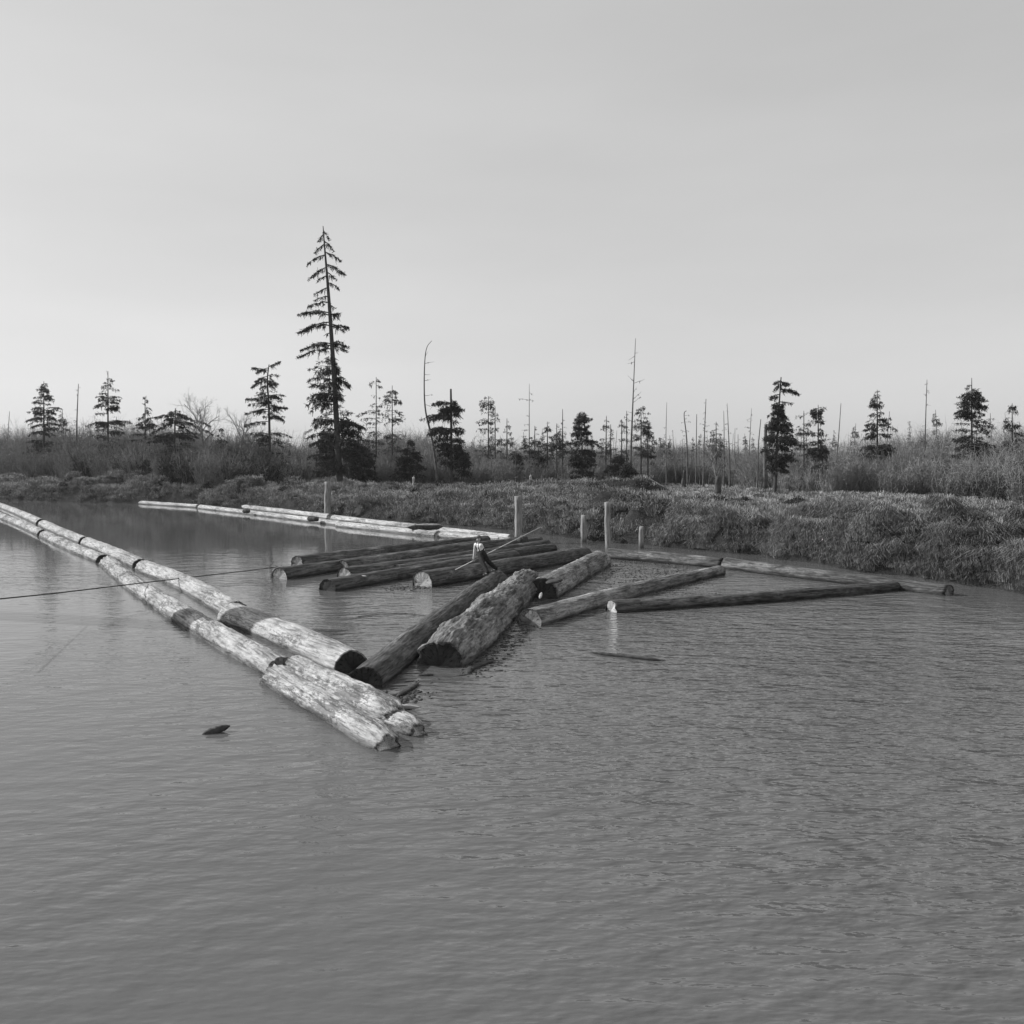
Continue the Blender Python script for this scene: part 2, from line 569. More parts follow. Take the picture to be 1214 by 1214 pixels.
def height(x, y):
    x = np.asarray(x, float); y = np.asarray(y, float)
    p = np.stack([x, y, np.zeros_like(x)], -1)
    d = bank_dist(x, y) + 0.9 * fbm(p * 0.35, 3, 5)
    left = 1 / (1 + np.exp((x + 2) / 8.0))
    base = 1.05 + 0.6 * left
    dd = np.maximum(d, 0)
    land = base * (1 - np.exp(-dd / 0.75)) * (0.8 + 0.2 * np.clip(dd / 14, 0, 1)) + 0.10
    # the hummocks of the far bank
    def bump2(cx, cy, sx, sy, a):
        return a * np.exp(-((x - cx) / sx) ** 2 - ((y - cy) / sy) ** 2)
    mounds = (bump2(4.5, 82, 6.5, 8, 1.7) + bump2(11.0, 78, 3.4, 3.6, 1.75) + bump2(7.5, 72, 4, 4, .6) + bump2(-3, 90, 5, 6, 1.0) + bump2(-16, 103, 12, 7, 0.45)
              + bump2(20, 110, 8, 10, 0.35) + bump2(34, 90, 8, 8, 0.4))
    tuss = 0.42 * np.abs(vnoise(p * 0.95, 3)) + 0.22 * vnoise(p * 0.43, 8) + 0.10 * vnoise(p * 2.1, 9)
    near = np.clip(dd / 0.8, 0, 1) * np.exp(-dd / 150)
    edge = np.clip(d / 0.5, 0, 1) * (np.exp(-(dd / 13) ** 2) + .30 * np.exp(-dd / 60))
    patchy = np.clip(.55 + 1.3 * fbm(p * 0.16, 3, 91), .05, 1.5)
    edge = edge * patchy
    land = land + edge * (1.05 * worley_dome(x, y, 2.6, 61) + 0.35 * worley_dome(x, y, 1.1, 71))
    land = land + mounds * np.clip(dd / 6, 0, 1) + tuss * near
    far = np.clip((y - 260) / 900, 0, 1)
    land = land + far * (1.0 + 1.5 * fbm(p * 0.004, 3, 21))
    bed = -1.9 * (1 - np.exp(np.minimum(d, 0) / 4.0)) - 0.02
    return np.where(d > 0, land, bed)


def axis(spans):
    out = []
    for a, b, s in spans:
        n = max(2, int(round((b - a) / s)) + 1)
        v = np.linspace(a, b, n)
        out.append(v if not out else v[1:])
    return np.concatenate(out)


xs = axis([(-2400, -600, 200), (-600, -120, 20), (-120, -45, 2.0), (-45, 32, 0.45), (32, 90, 1.5), (90, 600, 20), (600, 2400, 200)])
ys = axis([(-400, -30, 30), (-30, 30, 2.5), (30, 125, 0.45), (125, 190, 1.5), (190, 600, 15), (600, 2400, 200)])
X, Y = np.meshgrid(xs, ys)
Z = height(X, Y)
Vt = np.stack([X, Y, Z], -1).reshape(-1, 3)
nx, ny = len(xs), len(ys)
idx = np.arange(nx * ny).reshape(ny, nx)
Qt = np.stack([idx[:-1, :-1], idx[:-1, 1:], idx[1:, 1:], idx[1:, :-1]], -1).reshape(-1, 4)
M['ground'] = ground_mat()
ter = mesh_np('ground', Vt, Qt, None, M['ground'], None, True)
tag(ter, kind='structure')

M['water'] = water_mat()
wx = axis([(-900, 900, 150)])
wy = axis([(-400, 500, 100)])
WX, WY = np.meshgrid(wx, wy)
iw = np.arange(len(wx) * len(wy)).reshape(len(wy), len(wx))
river = mesh_np('river_water', np.stack([WX, WY, np.zeros_like(WX)], -1).reshape(-1, 3),
                np.stack([iw[:-1, :-1], iw[:-1, 1:], iw[1:, 1:], iw[1:, :-1]], -1).reshape(-1, 4), None, M['water'], None, True)
tag(river, kind='structure')


def hz(x, y):
    return float(height(np.array([x]), np.array([y]))[0])


# ------------------------------------------------------------------ logs
def log(label, A, B, rA, rB, mat, endA='end_grey', endB='end_grey', bend=0.0, seed=0, rough=1.0, step=0.18, seg=44,
        group=None, lump=0.0, name='floating_log', cat='log', capA=True, capB=True, ragged=0.03, taper_end=0.0, taper_start=0.0, lobes=0.05):
    A, B = Vector(A), Vector(B)
    L = (B - A).length
    root = empty(name, A, label, cat, group)
    q = (B - A).normalized().to_track_quat('X', 'Z')
    root.rotation_mode = 'QUATERNION'
    root.rotation_quaternion = q
    n = max(8, int(L / step) + 1)
    x = np.linspace(0, L, n)
    th = np.linspace(0, 2 * np.pi, seg, endpoint=False)
    Xg, Tg = np.meshgrid(x, th, indexing='ij')
    t = Xg / L
    r = rA + (rB - rA) * t
    if taper_start: r = r * (1 - taper_start * np.clip((0.08 - t) / 0.08, 0, 1) ** 2)
    if taper_end: r = r * (1 - taper_end * np.clip((t - 0.88) / 0.12, 0, 1) ** 2)
    p = np.stack([Xg * 0.45, np.cos(Tg) * 1.1, np.sin(Tg) * 1.1], -1)
    r = r * (1 + lobes * rough * vnoise(p, seed) + 0.03 * rough * vnoise(np.stack([Xg * 1.6, np.cos(Tg) * 2.5, np.sin(Tg) * 2.5], -1), seed + 1))
    if lump: r = r * (1 + lump * np.maximum(0, fbm(np.stack([Xg * 0.8, np.cos(Tg) * 1.4, np.sin(Tg) * 1.4], -1), 3, seed + 4)) + lump * 0.5 * np.abs(fbm(np.stack([Xg * 2.6, np.cos(Tg) * 4, np.sin(Tg) * 4], -1), 2, seed + 7)))
    fur = vnoise(np.stack([Xg * 1.3, np.cos(Tg) * 9 * rA / 0.4, np.sin(Tg) * 9 * rA / 0.4], -1), seed + 2)
    r = r + (0.018 * rough + 0.07 * lump) * fur
    by = bend * np.sin(t * np.pi)
    xx = Xg.copy()
    rag = ragged * vnoise(np.stack([th * 0 + 5, np.cos(th) * 3, np.sin(th) * 3], -1), seed + 5)
    rag2 = ragged * vnoise(np.stack([th * 0 + 9, np.cos(th) * 3, np.sin(th) * 3], -1), seed + 6)
    xx[0] += rag; xx[-1] += rag2
    V = np.stack([xx, r * np.cos(Tg) + by, r * np.sin(Tg)], -1)
    # inner lips so that the bark has thickness at both ends
    cy = by[:, :1]
    lipA = V[0].copy(); lipA[:, 1] = by[0, 0] + (lipA[:, 1] - by[0, 0]) * 0.90; lipA[:, 2] *= 0.90; lipA[:, 0] += 0.05
    lipB = V[-1].copy(); lipB[:, 1] = by[-1, 0] + (lipB[:, 1] - by[-1, 0]) * 0.90; lipB[:, 2] *= 0.90; lipB[:, 0] -= 0.05
    allV = np.concatenate([lipA[None], V, lipB[None]], 0)
    m = allV.shape[0]
    ids = np.arange(m * seg).reshape(m, seg)
    Q = np.stack([ids[:-1], np.roll(ids, -1, 1)[:-1], np.roll(ids, -1, 1)[1:], ids[1:]], -1).reshape(-1, 4)
    mesh_np('bark', allV.reshape(-1, 3), Q, None, M[mat], root, True)
    for which, lip, em, sgn, on in (('A', lipA, endA, -1, capA), ('B', lipB, endB, 1, capB)):
        if not on: continue
        rings = [1.03, 0.75, 0.5, 0.25]
        c = np.array([lip[:, 0].mean(), by[0 if which == 'A' else -1, 0], 0.0])
        Vs = []
        for rr in rings:
            ring = c + (lip - c) * rr
            ring[:, 0] = c[0] + sgn * 0.012 + 0.014 * vnoise(ring * 5, seed + 11) + (lip[:, 0] - c[0]) * (.75 if rr > 1 else .2 * rr)
            Vs.append(ring)
        Vs = np.concatenate(Vs + [c[None] + [[sgn * 0.012, 0, 0]]])
        k = len(rings)
        ids = np.arange(k * seg).reshape(k, seg)
        Q = np.stack([ids[:-1], np.roll(ids, -1, 1)[:-1], np.roll(ids, -1, 1)[1:], ids[1:]], -1).reshape(-1, 4)
        T = np.stack([ids[-1], np.roll(ids[-1], -1), np.full(seg, k * seg)], -1)
        if sgn < 0:
            Q = Q[:, ::-1]; T = T[:, ::-1]
        mesh_np('cut_end', Vs, Q, T, M[em], root, True)
    return root


def slab(name, pts_bottom_loop, thick, mat, parent=None):
    pass


RG = 'logs of the raft moored at the boom'
FG = 'pale logs in the left foreground'
# raft logs: left to right, far to near
log('farthest raft log with small pale sawn end, its long top edge against the open water', W(352, 669, .08), W(577, 641, .15), .43, .34, 'bark_raft', 'end_grey', 'end_grey', .15, 1, group=RG)
log('raft log reaching farthest left, with a bright sawn end at the water', W(331, 685, .05), W(566, 648, .1), .45, .36, 'bark_dark', 'end_pale', 'end_grey', -.1, 2, group=RG)
log('raft log whose grey round end peeks out above the lower pale end', W(406, 674, .12), W(612, 643, .2), .40, .33, 'bark_raft', 'end_grey', 'end_grey', .05, 3, group=RG)
log('raft log with a pale half-round end just behind the near dark-ended log', W(408, 684, .06), W(648, 647, .15), .42, .36, 'bark_dark', 'end_pale', 'end_grey', -.08, 4, group=RG)
log('near raft log with a dark square-cut end standing clear in the water', W(388, 699, .05), W(610, 661, .1), .44, .38, 'bark_dark', 'end_dark', 'end_grey', .1, 5, group=RG)
log('thick raft log nearest the open water, bright sawn end, behind the worker', W(500, 692, .12), W(694, 658, .18), .54, .44, 'bark_raft', 'end_pale', 'end_grey', -.08, 6, group=RG)
log('slim dark raft log squeezed in behind the worker, far end beside the piling', W(455, 668, .05), W(640, 642, .1), .34, .30, 'bark_dark', 'end_grey', 'end_grey', 0, 7, group=RG)
log('low raft log filling the middle row left of the worker', W(470, 679, .0), W(655, 651, .05), .38, .34, 'bark_raft', 'end_grey', 'end_grey', .05, 8, group=RG)

# centre pair
log('long dark log slanting up from the pale boom corner to the worker, black near end', W(432, 813, .06), W(590, 687.5, .22), .44, .40, 'bark_dark', 'end_dark', 'end_grey', .12, 21, step=.08, seg=64, rough=1.1)
log('largest log, thick furrowed bark in plates, rounded far end raised out of the water', W(522, 790, .0), W(627, 688, .30), .72, .58, 'bark_plated', 'end_dark', 'end_grey', -.05, 22, step=.07, seg=80, lump=.32, taper_end=.30, taper_start=.18, ragged=.12, lobes=.10)
# right of centre
log('thick log with a dark hollow near end and a ridge along its back', W(642, 706, .10), W(711, 666, .15), .62, .55, 'bark_grey', 'end_dark', 'end_dark', 0, 23, step=.1, seg=60, lump=.12, ragged=.08)
log('tapering log with a smooth grey sawn near end, aimed at the right boom', W(628, 739, .06), W(853, 678, .10), .46, .30, 'bark_grey', 'end_grey', 'end_dark', .25, 24, step=.1, seg=56)
log('long thin log with split pointed end running off to the right side', W(724, 723, .06), W(1062, 697, .08), .36, .26, 'bark_raft', 'end_pale', 'end_grey', -.3, 25, step=.12, ragged=.04)
BG = 'boom logs chained end to end'
log('right boom log from the centre pilings to the tip of the tapering log', W(722, 658.5, .14), W(858, 670, .14), .40, .36, 'bark_raft', 'end_grey', 'end_dark', .1, 26, group=BG, name='boom_log')
log('right boom log beyond the tapering log, running towards the right bank', W(861, 670.5, .12), W(1126, 702.5, .10), .40, .30, 'bark_raft', 'end_grey', 'end_grey', -.2, 27, group=BG, name='boom_log')

# left boom, sunlit and pale
log('pale boom log in the water-side row, far left', W(60, 590, .08), W(236, 601, .08), .33, .30, 'wood_boom', 'end_pale', 'end_pale', 0, 31, group=BG, name='boom_log', step=.3)
log('pale boom log in the water-side row below the leftmost piling', W(238, 602, .08), W(404, 622, .08), .34, .30, 'wood_boom', 'end_pale', 'end_pale', .2, 32, group=BG, name='boom_log', step=.3)
log('pale boom log in the water-side row, between leftmost piling and raft', W(402, 623, .08), W(520, 635, .08), .34, .30, 'wood_boom', 'end_pale', 'end_pale', -.1, 33, group=BG, name='boom_log')
log('pale boom log closing the water-side row at the middle piling', W(522, 635.5, .08), W(618, 644, .08), .32, .26, 'wood_boom', 'end_pale', 'end_pale', .1, 34, group=BG, name='boom_log')
log('thicker pale boom log in the bank-side row at the far left, with dark joint', W(120, 588, .15), W(247, 597, .15), .40, .38, 'wood_boom', 'end_pale', 'end_dark', 0, 35, group=BG, name='boom_log', step=.3)
log('pale boom log in the bank-side row running to the leftmost piling', W(256, 598, .10), W(392, 614, .10), .33, .35, 'wood_boom', 'end_pale', 'end_pale', .1, 36, group=BG, name='boom_log', step=.3)
log('pale boom log in the bank-side row passing under the dark plank', W(396, 615, .10), W(512, 628, .10), .34, .30, 'wood_boom', 'end_pale', 'end_pale', 0, 37, group=BG, name='boom_log')
log('pale boom log in the bank-side row tapering to the middle piling', W(514, 628.5, .10), W(606, 638, .10), .30, .24, 'wood_boom', 'end_pale', 'end_pale', .1, 38, group=BG, name='boom_log')

# foreground, sunlit
log('smooth pale log at the left edge leading down to the thick bleached log', W(172, 675, .04), W(281, 729, .06), .45, .44, 'wood_pale', 'end_pale', 'end_dark', .25, 41, step=.08, seg=56, group=FG)
log('thick bleached log with black sawn end next to the dark slanting log', W(276, 733, .08), W(417, 793, .10), .50, .46, 'wood_pale', 'end_pale', 'end_dark', .16, 42, step=.07, seg=64, group=FG)
log('long flaky log lowest on the left, partly in shadow at its upper end', W(128, 669, .02), W(334, 798, .05), .40, .38, 'wood_flaky', 'end_pale', 'end_grey', -.32, 43, step=.07, seg=56, group=FG, lump=.10)
log('flaky speckled log nearest the lower left corner of the open water', W(326, 805, .05), W(462, 886, .04), .33, .32, 'wood_flaky', 'end_pale', 'end_pale', 0, 44, step=.06, seg=56, group=FG, lump=.16, ragged=.16, taper_end=.35)
log('pale chunky log on top of the foreground pair with broken bright end', W(350, 794, .10), W(470, 853, .14), .33, .34, 'wood_flaky', 'end_pale', 'end_pale', .05, 45, step=.06, seg=56, group=FG, lump=.22, ragged=.18, taper_end=.45)
log('half-sunk log wedged between the two foreground flaky logs, blunt pale tip', W(408, 833, -.04), W(496, 868, .06), .24, .26, 'wood_flaky', 'end_pale', 'end_pale', 0, 46, step=.06, seg=48, group=FG, lump=.22, ragged=.16, taper_end=.45)

log('pale log continuing the smooth row, nearest of its three', W(104, 645, .04), W(167, 672, .04), .42, .40, 'wood_pale', 'end_pale', 'end_dark', .1, 51, step=.15, group=FG)
log('pale log continuing the smooth row, middle one of its three', W(52, 622.5, .04), W(101, 643.5, .04), .42, .40, 'wood_pale', 'end_pale', 'end_dark', -.1, 53, step=.2, group=FG)
log('pale log continuing the smooth row, farthest of its three', W(-12, 596, .04), W(49, 621, .04), .40, .40, 'wood_pale', 'end_pale', 'end_dark', .2, 54, step=.3, group=FG)
log('pale log continuing the flaky row, nearer of its two', W(54, 636, .02), W(123, 666, .02), .40, .38, 'wood_flaky', 'end_pale', 'end_dark', -.1, 52, step=.15, group=FG)
log('pale log continuing the flaky row, farther of its two', W(-4, 611, .02), W(51, 634.5, .02), .40, .38, 'wood_flaky', 'end_pale', 'end_dark', .1, 55, step=.2, group=FG)

# ------------------------------------------------------------------ pilings
def piling(label, u, vbase, vtop, wpx, lean=0.0, seed=0, name='piling', group='pilings along the boom'):
    b = W(u, vbase, 0)
    s = FPX / b.y
    h = (vbase - vtop) / s
    r = wpx / s / 2
    root = empty(name, (b.x, b.y, 0), label, 'piling', group)
    mb = MB()
    k = np.linspace(-1.9, h, 16)
    seg = 22
    pts = np.stack([b.x + lean * np.maximum(k, 0), np.full_like(k, b.y), k], 1)
    rad = r * (1.08 - 0.12 * np.clip(k / h, 0, 1)) * (1 + 0.03 * np.sin(k * 4 + seed))
    mb.tube(pts, rad, seg, True, jitter=0.03, seed=seed)
    o = mb.build('post', M['piling'], root, True)
    return root, h, r


def piling_mat():
    m, t, b = new_mat('piling_wood')
    v = mapped(t, 'Object', (1, 1, 0.12))
    f = noise(t, v, 9, 5, 0.65)
    c = ramp(t, f, [(0.34, 0.09), (0.66, 0.36)])
    # water-soaked band along the waterline
    ge = node(t, 'ShaderNodeNewGeometry')
    sz = node(t, 'ShaderNodeSeparateXYZ'); t.links.new(ge.outputs['Position'], sz.inputs[0])
    wn = node(t, 'ShaderNodeMath', operation='MULTIPLY_ADD'); t.links.new(f, wn.inputs[0]); wn.inputs[1].default_value = -0.16; t.links.new(sz.outputs[2], wn.inputs[2])
    wet = ramp(t, wn.outputs[0], [(0.0, 0.38), (0.35, 1.0)])
    c = mix(t, 1.0, c, wet, 'MULTIPLY')
    t.links.new(c, b.inputs['Base Color'])
    b.inputs['Roughness'].default_value = 0.9
    t.links.new(bump(t, f, 0.9, 0.03), b.inputs['Normal'])
    return m


M['piling'] = piling_mat()
piling('leftmost tall piling standing behind the pale boom, slightly tilted', 388, 614, 571, 7.5, 0.03, 1)
piling('tall piling at the middle where the pale boom ends beside the raft', 614.5, 643, 588, 8.5, 0.0, 2)
piling('short weathered piling between the two tall ones near the reedy bank', 692, 643, 611, 7.0, 0.0, 3)
piling('tallest thin piling at the left end of the right boom', 721, 656, 595, 7.0, -0.02, 4)
piling('smallest piling stub beside the bank, right of the tallest one', 760, 650, 624, 6.0, 0.02, 5)
# unseen piles added left of the frame to cast shadow over the pale logs
cl = empty('shadow_piles', (-20.5, 31.3, 0), 'unseen cluster of piles added to shade the pale logs', 'piling')
for i, (dx, dy) in enumerate(((0, -.45), (0, .1), (-.5, -.2), (.1, .55))):
    mb = MB()
    k = np.linspace(-1.9, 9.4, 10)
    mb.tube(np.stack([np.full_like(k, -20.5 + dx), np.full_like(k, 31.3 + dy), k], 1), 0.28, 16, True, 0.03, i)
    mb.build('pile', M['piling'], cl, True)


def chunk(name, label, cat, u, v, length, wd, th, az, mat, z=0.02, tilt=0.0, seed=0, group=None, bend=0.0):
    """irregular split piece of wood or bark: a long lens shaped block with ragged ends"""
    c = W(u, v, z)
    r_ = np.random.default_rng(seed + 77)
    n, seg = 18, 12
    x = np.linspace(-.5, .5, n) * length
    prof = np.clip(1 - np.abs(x / length * 2) ** 3, 0.12, 1) * (1 + .25 * (r_.random(n) - .5))
    V = []
    th_ = np.linspace(0, 2 * np.pi, seg, endpoint=False)
    for k in range(n):
        cy = bend * math.cos(x[k] / length * math.pi)
        rr = 1 + .22 * (r_.random(seg) - .5)
        V.append(np.stack([np.full(seg, x[k]), cy + wd / 2 * prof[k] * np.sign(np.cos(th_)) * np.abs(np.cos(th_)) ** .6 * rr, th / 2 * prof[k] * np.sign(np.sin(th_)) * np.abs(np.sin(th_)) ** .6 * rr], 1))
    V = np.concatenate(V)
    R = Matrix.Rotation(az, 3, 'Z') @ Matrix.Rotation(-tilt, 3, 'Y')
    V = V @ np.array(R).T
    ids = np.arange(n * seg).reshape(n, seg)
    Q = np.stack([ids[:-1], np.roll(ids, -1, 1)[:-1], np.roll(ids, -1, 1)[1:], ids[1:]], -1).reshape(-1, 4)
    V = np.concatenate([V, [V[:seg].mean(0), V[-seg:].mean(0)]])
    T = np.concatenate([np.stack([np.roll(ids[0], -1), ids[0], np.full(seg, n * seg)], -1), np.stack([ids[-1], np.roll(ids[-1], -1), np.full(seg, n * seg + 1)], -1)])
    o = mesh_np(name, V, Q, T, M[mat], None, False, loc=c)
    tag(o, label, cat, group)
    return o


def az(u1, v1, u2, v2):
    a, b = W(u1, v1), W(u2, v2)
    return math.atan2(b.y - a.y, b.x - a.x), (b - a).length


a_, l_ = az(698, 773, 788, 783)
chunk('floating_stick', 'long thin stick floating alone on the open water', 'stick', 743, 778, l_, .13, .10, a_, 'bark_bits', .03, 0, 1)
a_, l_ = az(552, 797, 586, 783)
chunk('bark_strip', 'dark forked bark strip floating right of the largest log', 'bark', 571, 789, l_, .20, .08, a_, 'bark_bits', .03, 0, 2, bend=.1)
a_, l_ = az(552, 799, 560, 790)
chunk('bark_piece', 'small black bark piece sticking up beside the forked strip', 'bark', 556, 795, .35, .14, .10, a_, 'bark_bits', .04, .4, 3)
a_, l_ = az(470, 825, 497, 808)
chunk('bark_strip', 'split bark strip floating off the near end of the dark slanting log', 'bark', 484, 817, l_, .16, .08, a_, 'bark_bits', .03, 0, 4)
chunk('driftwood', 'curved pale driftwood sliver beside the chunky broken log end', 'driftwood', 478, 839, .75, .10, .10, .05, 'weathered', .05, 0, 5, bend=.06)
chunk('bark_piece', 'bark slab lying in the water under the black log end', 'bark', 452, 831, .9, .34, .07, -.15, 'bark_bits', .03, 0, 6)
chunk('driftwood', 'dark stub of driftwood afloat in the lower left water', 'driftwood', 256, 866, .55, .12, .14, .5, 'bark_bits', .04, .2, 7)
chunk('bark_piece', 'tiny bark fragment between the slanting log and the largest log', 'bark', 505, 800, .4, .10, .05, .3, 'bark_bits', .02, 0, 8)
chunk('driftwood_block', 'dark block of wood on the boom by the leftmost piling', 'driftwood', 371, 615, 1.5, .6, .45, -.7, 'bark_bits', .42, 0, 9)
chunk('driftwood_block', 'dark slab lying on the boom left of the raft', 'driftwood', 504, 625, 2.6, .7, .5, .3, 'bark_bits', .5, 0, 10)
chunk('driftwood_block', 'pale board on top of the dark slab on the boom', 'driftwood', 508, 622, 1.7, .4, .12, .2, 'weathered', .85, 0, 11)
chunk('driftwood_block', 'small dark lump on the pale boom near its left end', 'driftwood', 292, 606, 1.1, .5, .35, -.6, 'bark_bits', .40, 0, 12)
chunk('driftwood_block', 'dark square block at the foot of the middle piling', 'driftwood', 620, 642, .8, .5, .7, .3, 'bark_bits', .3, 0, 13)
chunk('splinter', 'bright splinter standing on the dark hollow log end', 'splinter', 641, 706, .30, .10, .08, 1.2, 'weathered', .60, .7, 14)
chunk('loose_bark', 'raised slab of loose bark on the back of the hollow-ended log', 'bark', 657, 689, 1.5, .40, .10, 1.15, 'trunk', .70, .0, 16)

# floating bark chips: too many to count
mb = MB()
cs = []
for _ in range(900):
    u = rng.normal(770, 38); v = rng.normal(680, 13)
    if 662 + (u - 730) * .04 < v < 712 and 715 < u < 850:
        cs.append(W(u, v, .012))
for _ in range(260):
    u = rng.normal(470, 15); v = 832 - (u - 470) * .35 + rng.normal(0, 6)
    cs.append(W(u, v, .012))
for _ in range(200):
    t_ = rng.random(); u = 455 + 60 * t_ + rng.normal(0, 6); v = 697 - 2 * t_ + rng.normal(0, 1.6)
    cs.append(W(u, v, .012))
for _ in range(260):
    t_ = rng.random(); u = 560 + 70 * t_ + rng.normal(0, 12); v = 800 - 70 * t_ + rng.normal(0, 6)
    cs.append(W(u, v, .012))
for c in cs:
    a = rng.uniform(0, 6.28); l = rng.uniform(.02, .13) * rng.uniform(.4, 1); wd = rng.uniform(.01, .04); h = rng.uniform(.004, .02)
    ca, sa = math.cos(a), math.sin(a)
    P = []
    for zz in (-.01, h):
        for px, py in ((-l, -wd), (l * .8, -wd * .7), (l, wd * .8), (-l * .7, wd)):
            P.append((c.x + px * ca - py * sa, c.y + px * sa + py * ca, zz))
    mb.add(P, [(0, 3, 2, 1), (4, 5, 6, 7), (0, 1, 5, 4), (1, 2, 6, 5), (2, 3, 7, 6), (3, 0, 4, 7)])
o = mb.build('floating_bark_chips', M['bark_bits'])
tag(o, 'scattered bark chips and scum floating between the logs', 'bark debris', kind='stuff')


def rope(name, label, pts, r, mat='rope', cat='rope'):
    mb = MB()
    P = np.array([list(p) for p in pts])
    n = 40
    tt = np.linspace(0, len(P) - 1, n)
    Q = np.stack([np.interp(tt, range(len(P)), P[:, k]) for k in range(3)], 1)
    mb.tube(Q, r, 6)
    o = mb.build(name, M[mat], loc=P[0])
    return tag(o, label, cat)


rope('cable', 'thin mooring cable running from the raft off to the left', [W(329, 672, .45), W(290, 677, .25), W(220, 685, .35), W(60, 704, .9), W(-60, 716, 1.6)], .022)
rope('rope', 'light rope sagging low over the calm water in front of the raft', [W(424, 731, .02), W(450, 728, .02), W(480, 727, .02), W(512, 731, .02)], .012)
rope('rope', 'short pale rope lying between the round-ended raft logs', [W(414, 680, .5), W(424, 682, .4), W(434, 683, .45)], .02, 'pole_wood')
rope('stick', 'short pale stick jutting up behind the worker from the boom', [W(582, 637.5, .35), W(591, 638, 1.1)], .05, 'pole_wood', 'stick')


# ------------------------------------------------------------------ bank vegetation
def in_view_fan(x, y, m=0.62):
    return (np.abs(x) < m * y + 3)


def sample_bank(n, d0, d1, ymax=175):
    xs_, ys_ = [], []
    got = 0
    while got < n:
        x = rng.uniform(-100, 90, n * 6); y = rng.uniform(25, ymax, n * 6)
        ok = in_view_fan(x, y)
        x, y = x[ok], y[ok]
        d = bank_dist(x, y)
        ok = (d > d0) & (d < d1)
        xs_.append(x[ok]); ys_.append(y[ok]); got += ok.sum()
    return np.concatenate(xs_)[:n], np.concatenate(ys_)[:n]


M['grass'] = grass_mat()
M['grass_dry'] = flat_mat('grass_dry', 0.45, 0.8, 0.35, 0.5)


def grass(tx, ty, nb, h0, h1, wd, mat, label, spread=.30, hang=0.5):
    n = len(tx)
    tz = height(tx, ty)
    hh = rng.uniform(h0, h1, n)
    T = np.repeat(np.stack([tx, ty, tz], 1), nb, 0)
    H = np.repeat(hh, nb)
    N = n * nb
    a = rng.uniform(0, 2 * np.pi, N)
    rad = spread * np.sqrt(rng.random(N))
    base = T + np.stack([np.cos(a) * rad, np.sin(a) * rad, np.full(N, -.05)], 1)
    lean = rng.uniform(.25, 1.0, N) * hang
    H = H * rng.uniform(.6, 1.1, N)
    out = np.stack([np.cos(a), np.sin(a), np.zeros(N)], 1)
    mid = base + out * (H * lean * .45)[:, None] + np.array([0, 0, 1]) * (H * .7)[:, None]
    tip = base + out * (H * lean * 1.25)[:, None] + np.array([0, 0, 1]) * (H * (1.0 - .75 * lean))[:, None]
    s = np.cross(out + rng.normal(0, .5, (N, 3)), [0, 0, 1.0])
    s /= np.linalg.norm(s, axis=1, keepdims=True) + 1e-9
    W0 = (wd * rng.uniform(.7, 1.3, N))[:, None] / 2
    V = np.stack([base - s * W0, base + s * W0, mid + s * W0 * .8, mid - s * W0 * .8, tip], 1).reshape(-1, 3)
    k = np.arange(N)[:, None] * 5
    o = mesh_np('grass', V, k + np.array([0, 1, 2, 3]), k + np.array([3, 2, 4]), M[mat])
    return tag(o, label, 'grass', kind='stuff')


tx, ty = sample_bank(16000, -1.0, 10)
hh_ = height(tx, ty)
keep = (hh_ > .02) & (fbm(np.stack([tx * .5, ty * .5, tx * 0], -1), 2, 41) > -.42)
grass(tx[keep], ty[keep], 30, .35, .85, .028, 'grass', 'shaggy grass hanging over the water along the far bank', .42, .95)
tx, ty = sample_bank(7000, -1.0, 9, 56)
hh_ = height(tx, ty)
keep = hh_ > .02
grass(tx[keep], ty[keep], 40, .3, .8, .02, 'grass', 'thick shaggy grass on the near end of the far bank', .40, .95)
tx, ty = sample_bank(15000, 9, 62)
keep = fbm(np.stack([tx * .4, ty * .4, tx * 0], -1), 2, 42) > -.45
grass(tx[keep], ty[keep], 18, .25, .6, .04, 'grass', 'tussocky grass on the flat behind the bank edge', .5, .9)
tx, ty = sample_bank(9000, 1, 75)
keep = (fbm(np.stack([tx * .10, ty * .22, tx * 0], -1), 3, 43) > .08)
grass(tx[keep], ty[keep], 18, .35, .7, .03, 'grass_dry', 'bleached dry grass in streaks across the flat', .4, .8)

# low dark bushes on the bank
tx, ty = sample_bank(900, 0.3, 30, 140)
keep = fbm(np.stack([tx * .12, ty * .12, tx * 0], -1), 2, 44) > .02
mb = MB()
for x, y in zip(tx[keep][:260], ty[keep][:260]):
    r = rng.uniform(.3, 1.0) * rng.uniform(.6, 1); z = hz(x, y)
    n = int(500 * r)
    dirs = rng.normal(size=(n, 3)); dirs[:, 2] = np.abs(dirs[:, 2])
    dirs /= np.linalg.norm(dirs, axis=1, keepdims=True)
    rr = r * rng.random(n) ** .4
    P = np.array([x, y, z]) + dirs * rr[:, None] * np.array([1.2, 1.2, .8])
    Q = P + dirs * .16 + rng.normal(0, .06, (n, 3))
    mb.ribbons(P, Q, .07)
o = mb.build('low_scrub', M['leafy'])
tag(o, 'dark low scrub scattered in clumps over the grassy bank', 'scrub', kind='stuff')


# ------------------------------------------------------------------ thicket of bare brush
FRONT = np.array([(-300, 185), (0, 143), (100, 130), (220, 110.5), (262, 107.5), (300, 108), (400, 112), (560, 118), (680, 118), (770, 138), (800, 158), (870, 150), (905, 116), (1000, 100), (1214, 84), (1500, 60)])
TOPV = np.array([(-300, 512), (0, 514), (100, 508), (220, 512), (300, 516), (345, 520), (385, 526), (440, 522), (480, 518), (520, 524), (560, 531), (620, 533), (700, 532), (760, 536), (830, 532), (880, 539), (910, 534), (960, 532), (1000, 530), (1100, 520), (1500, 505)])


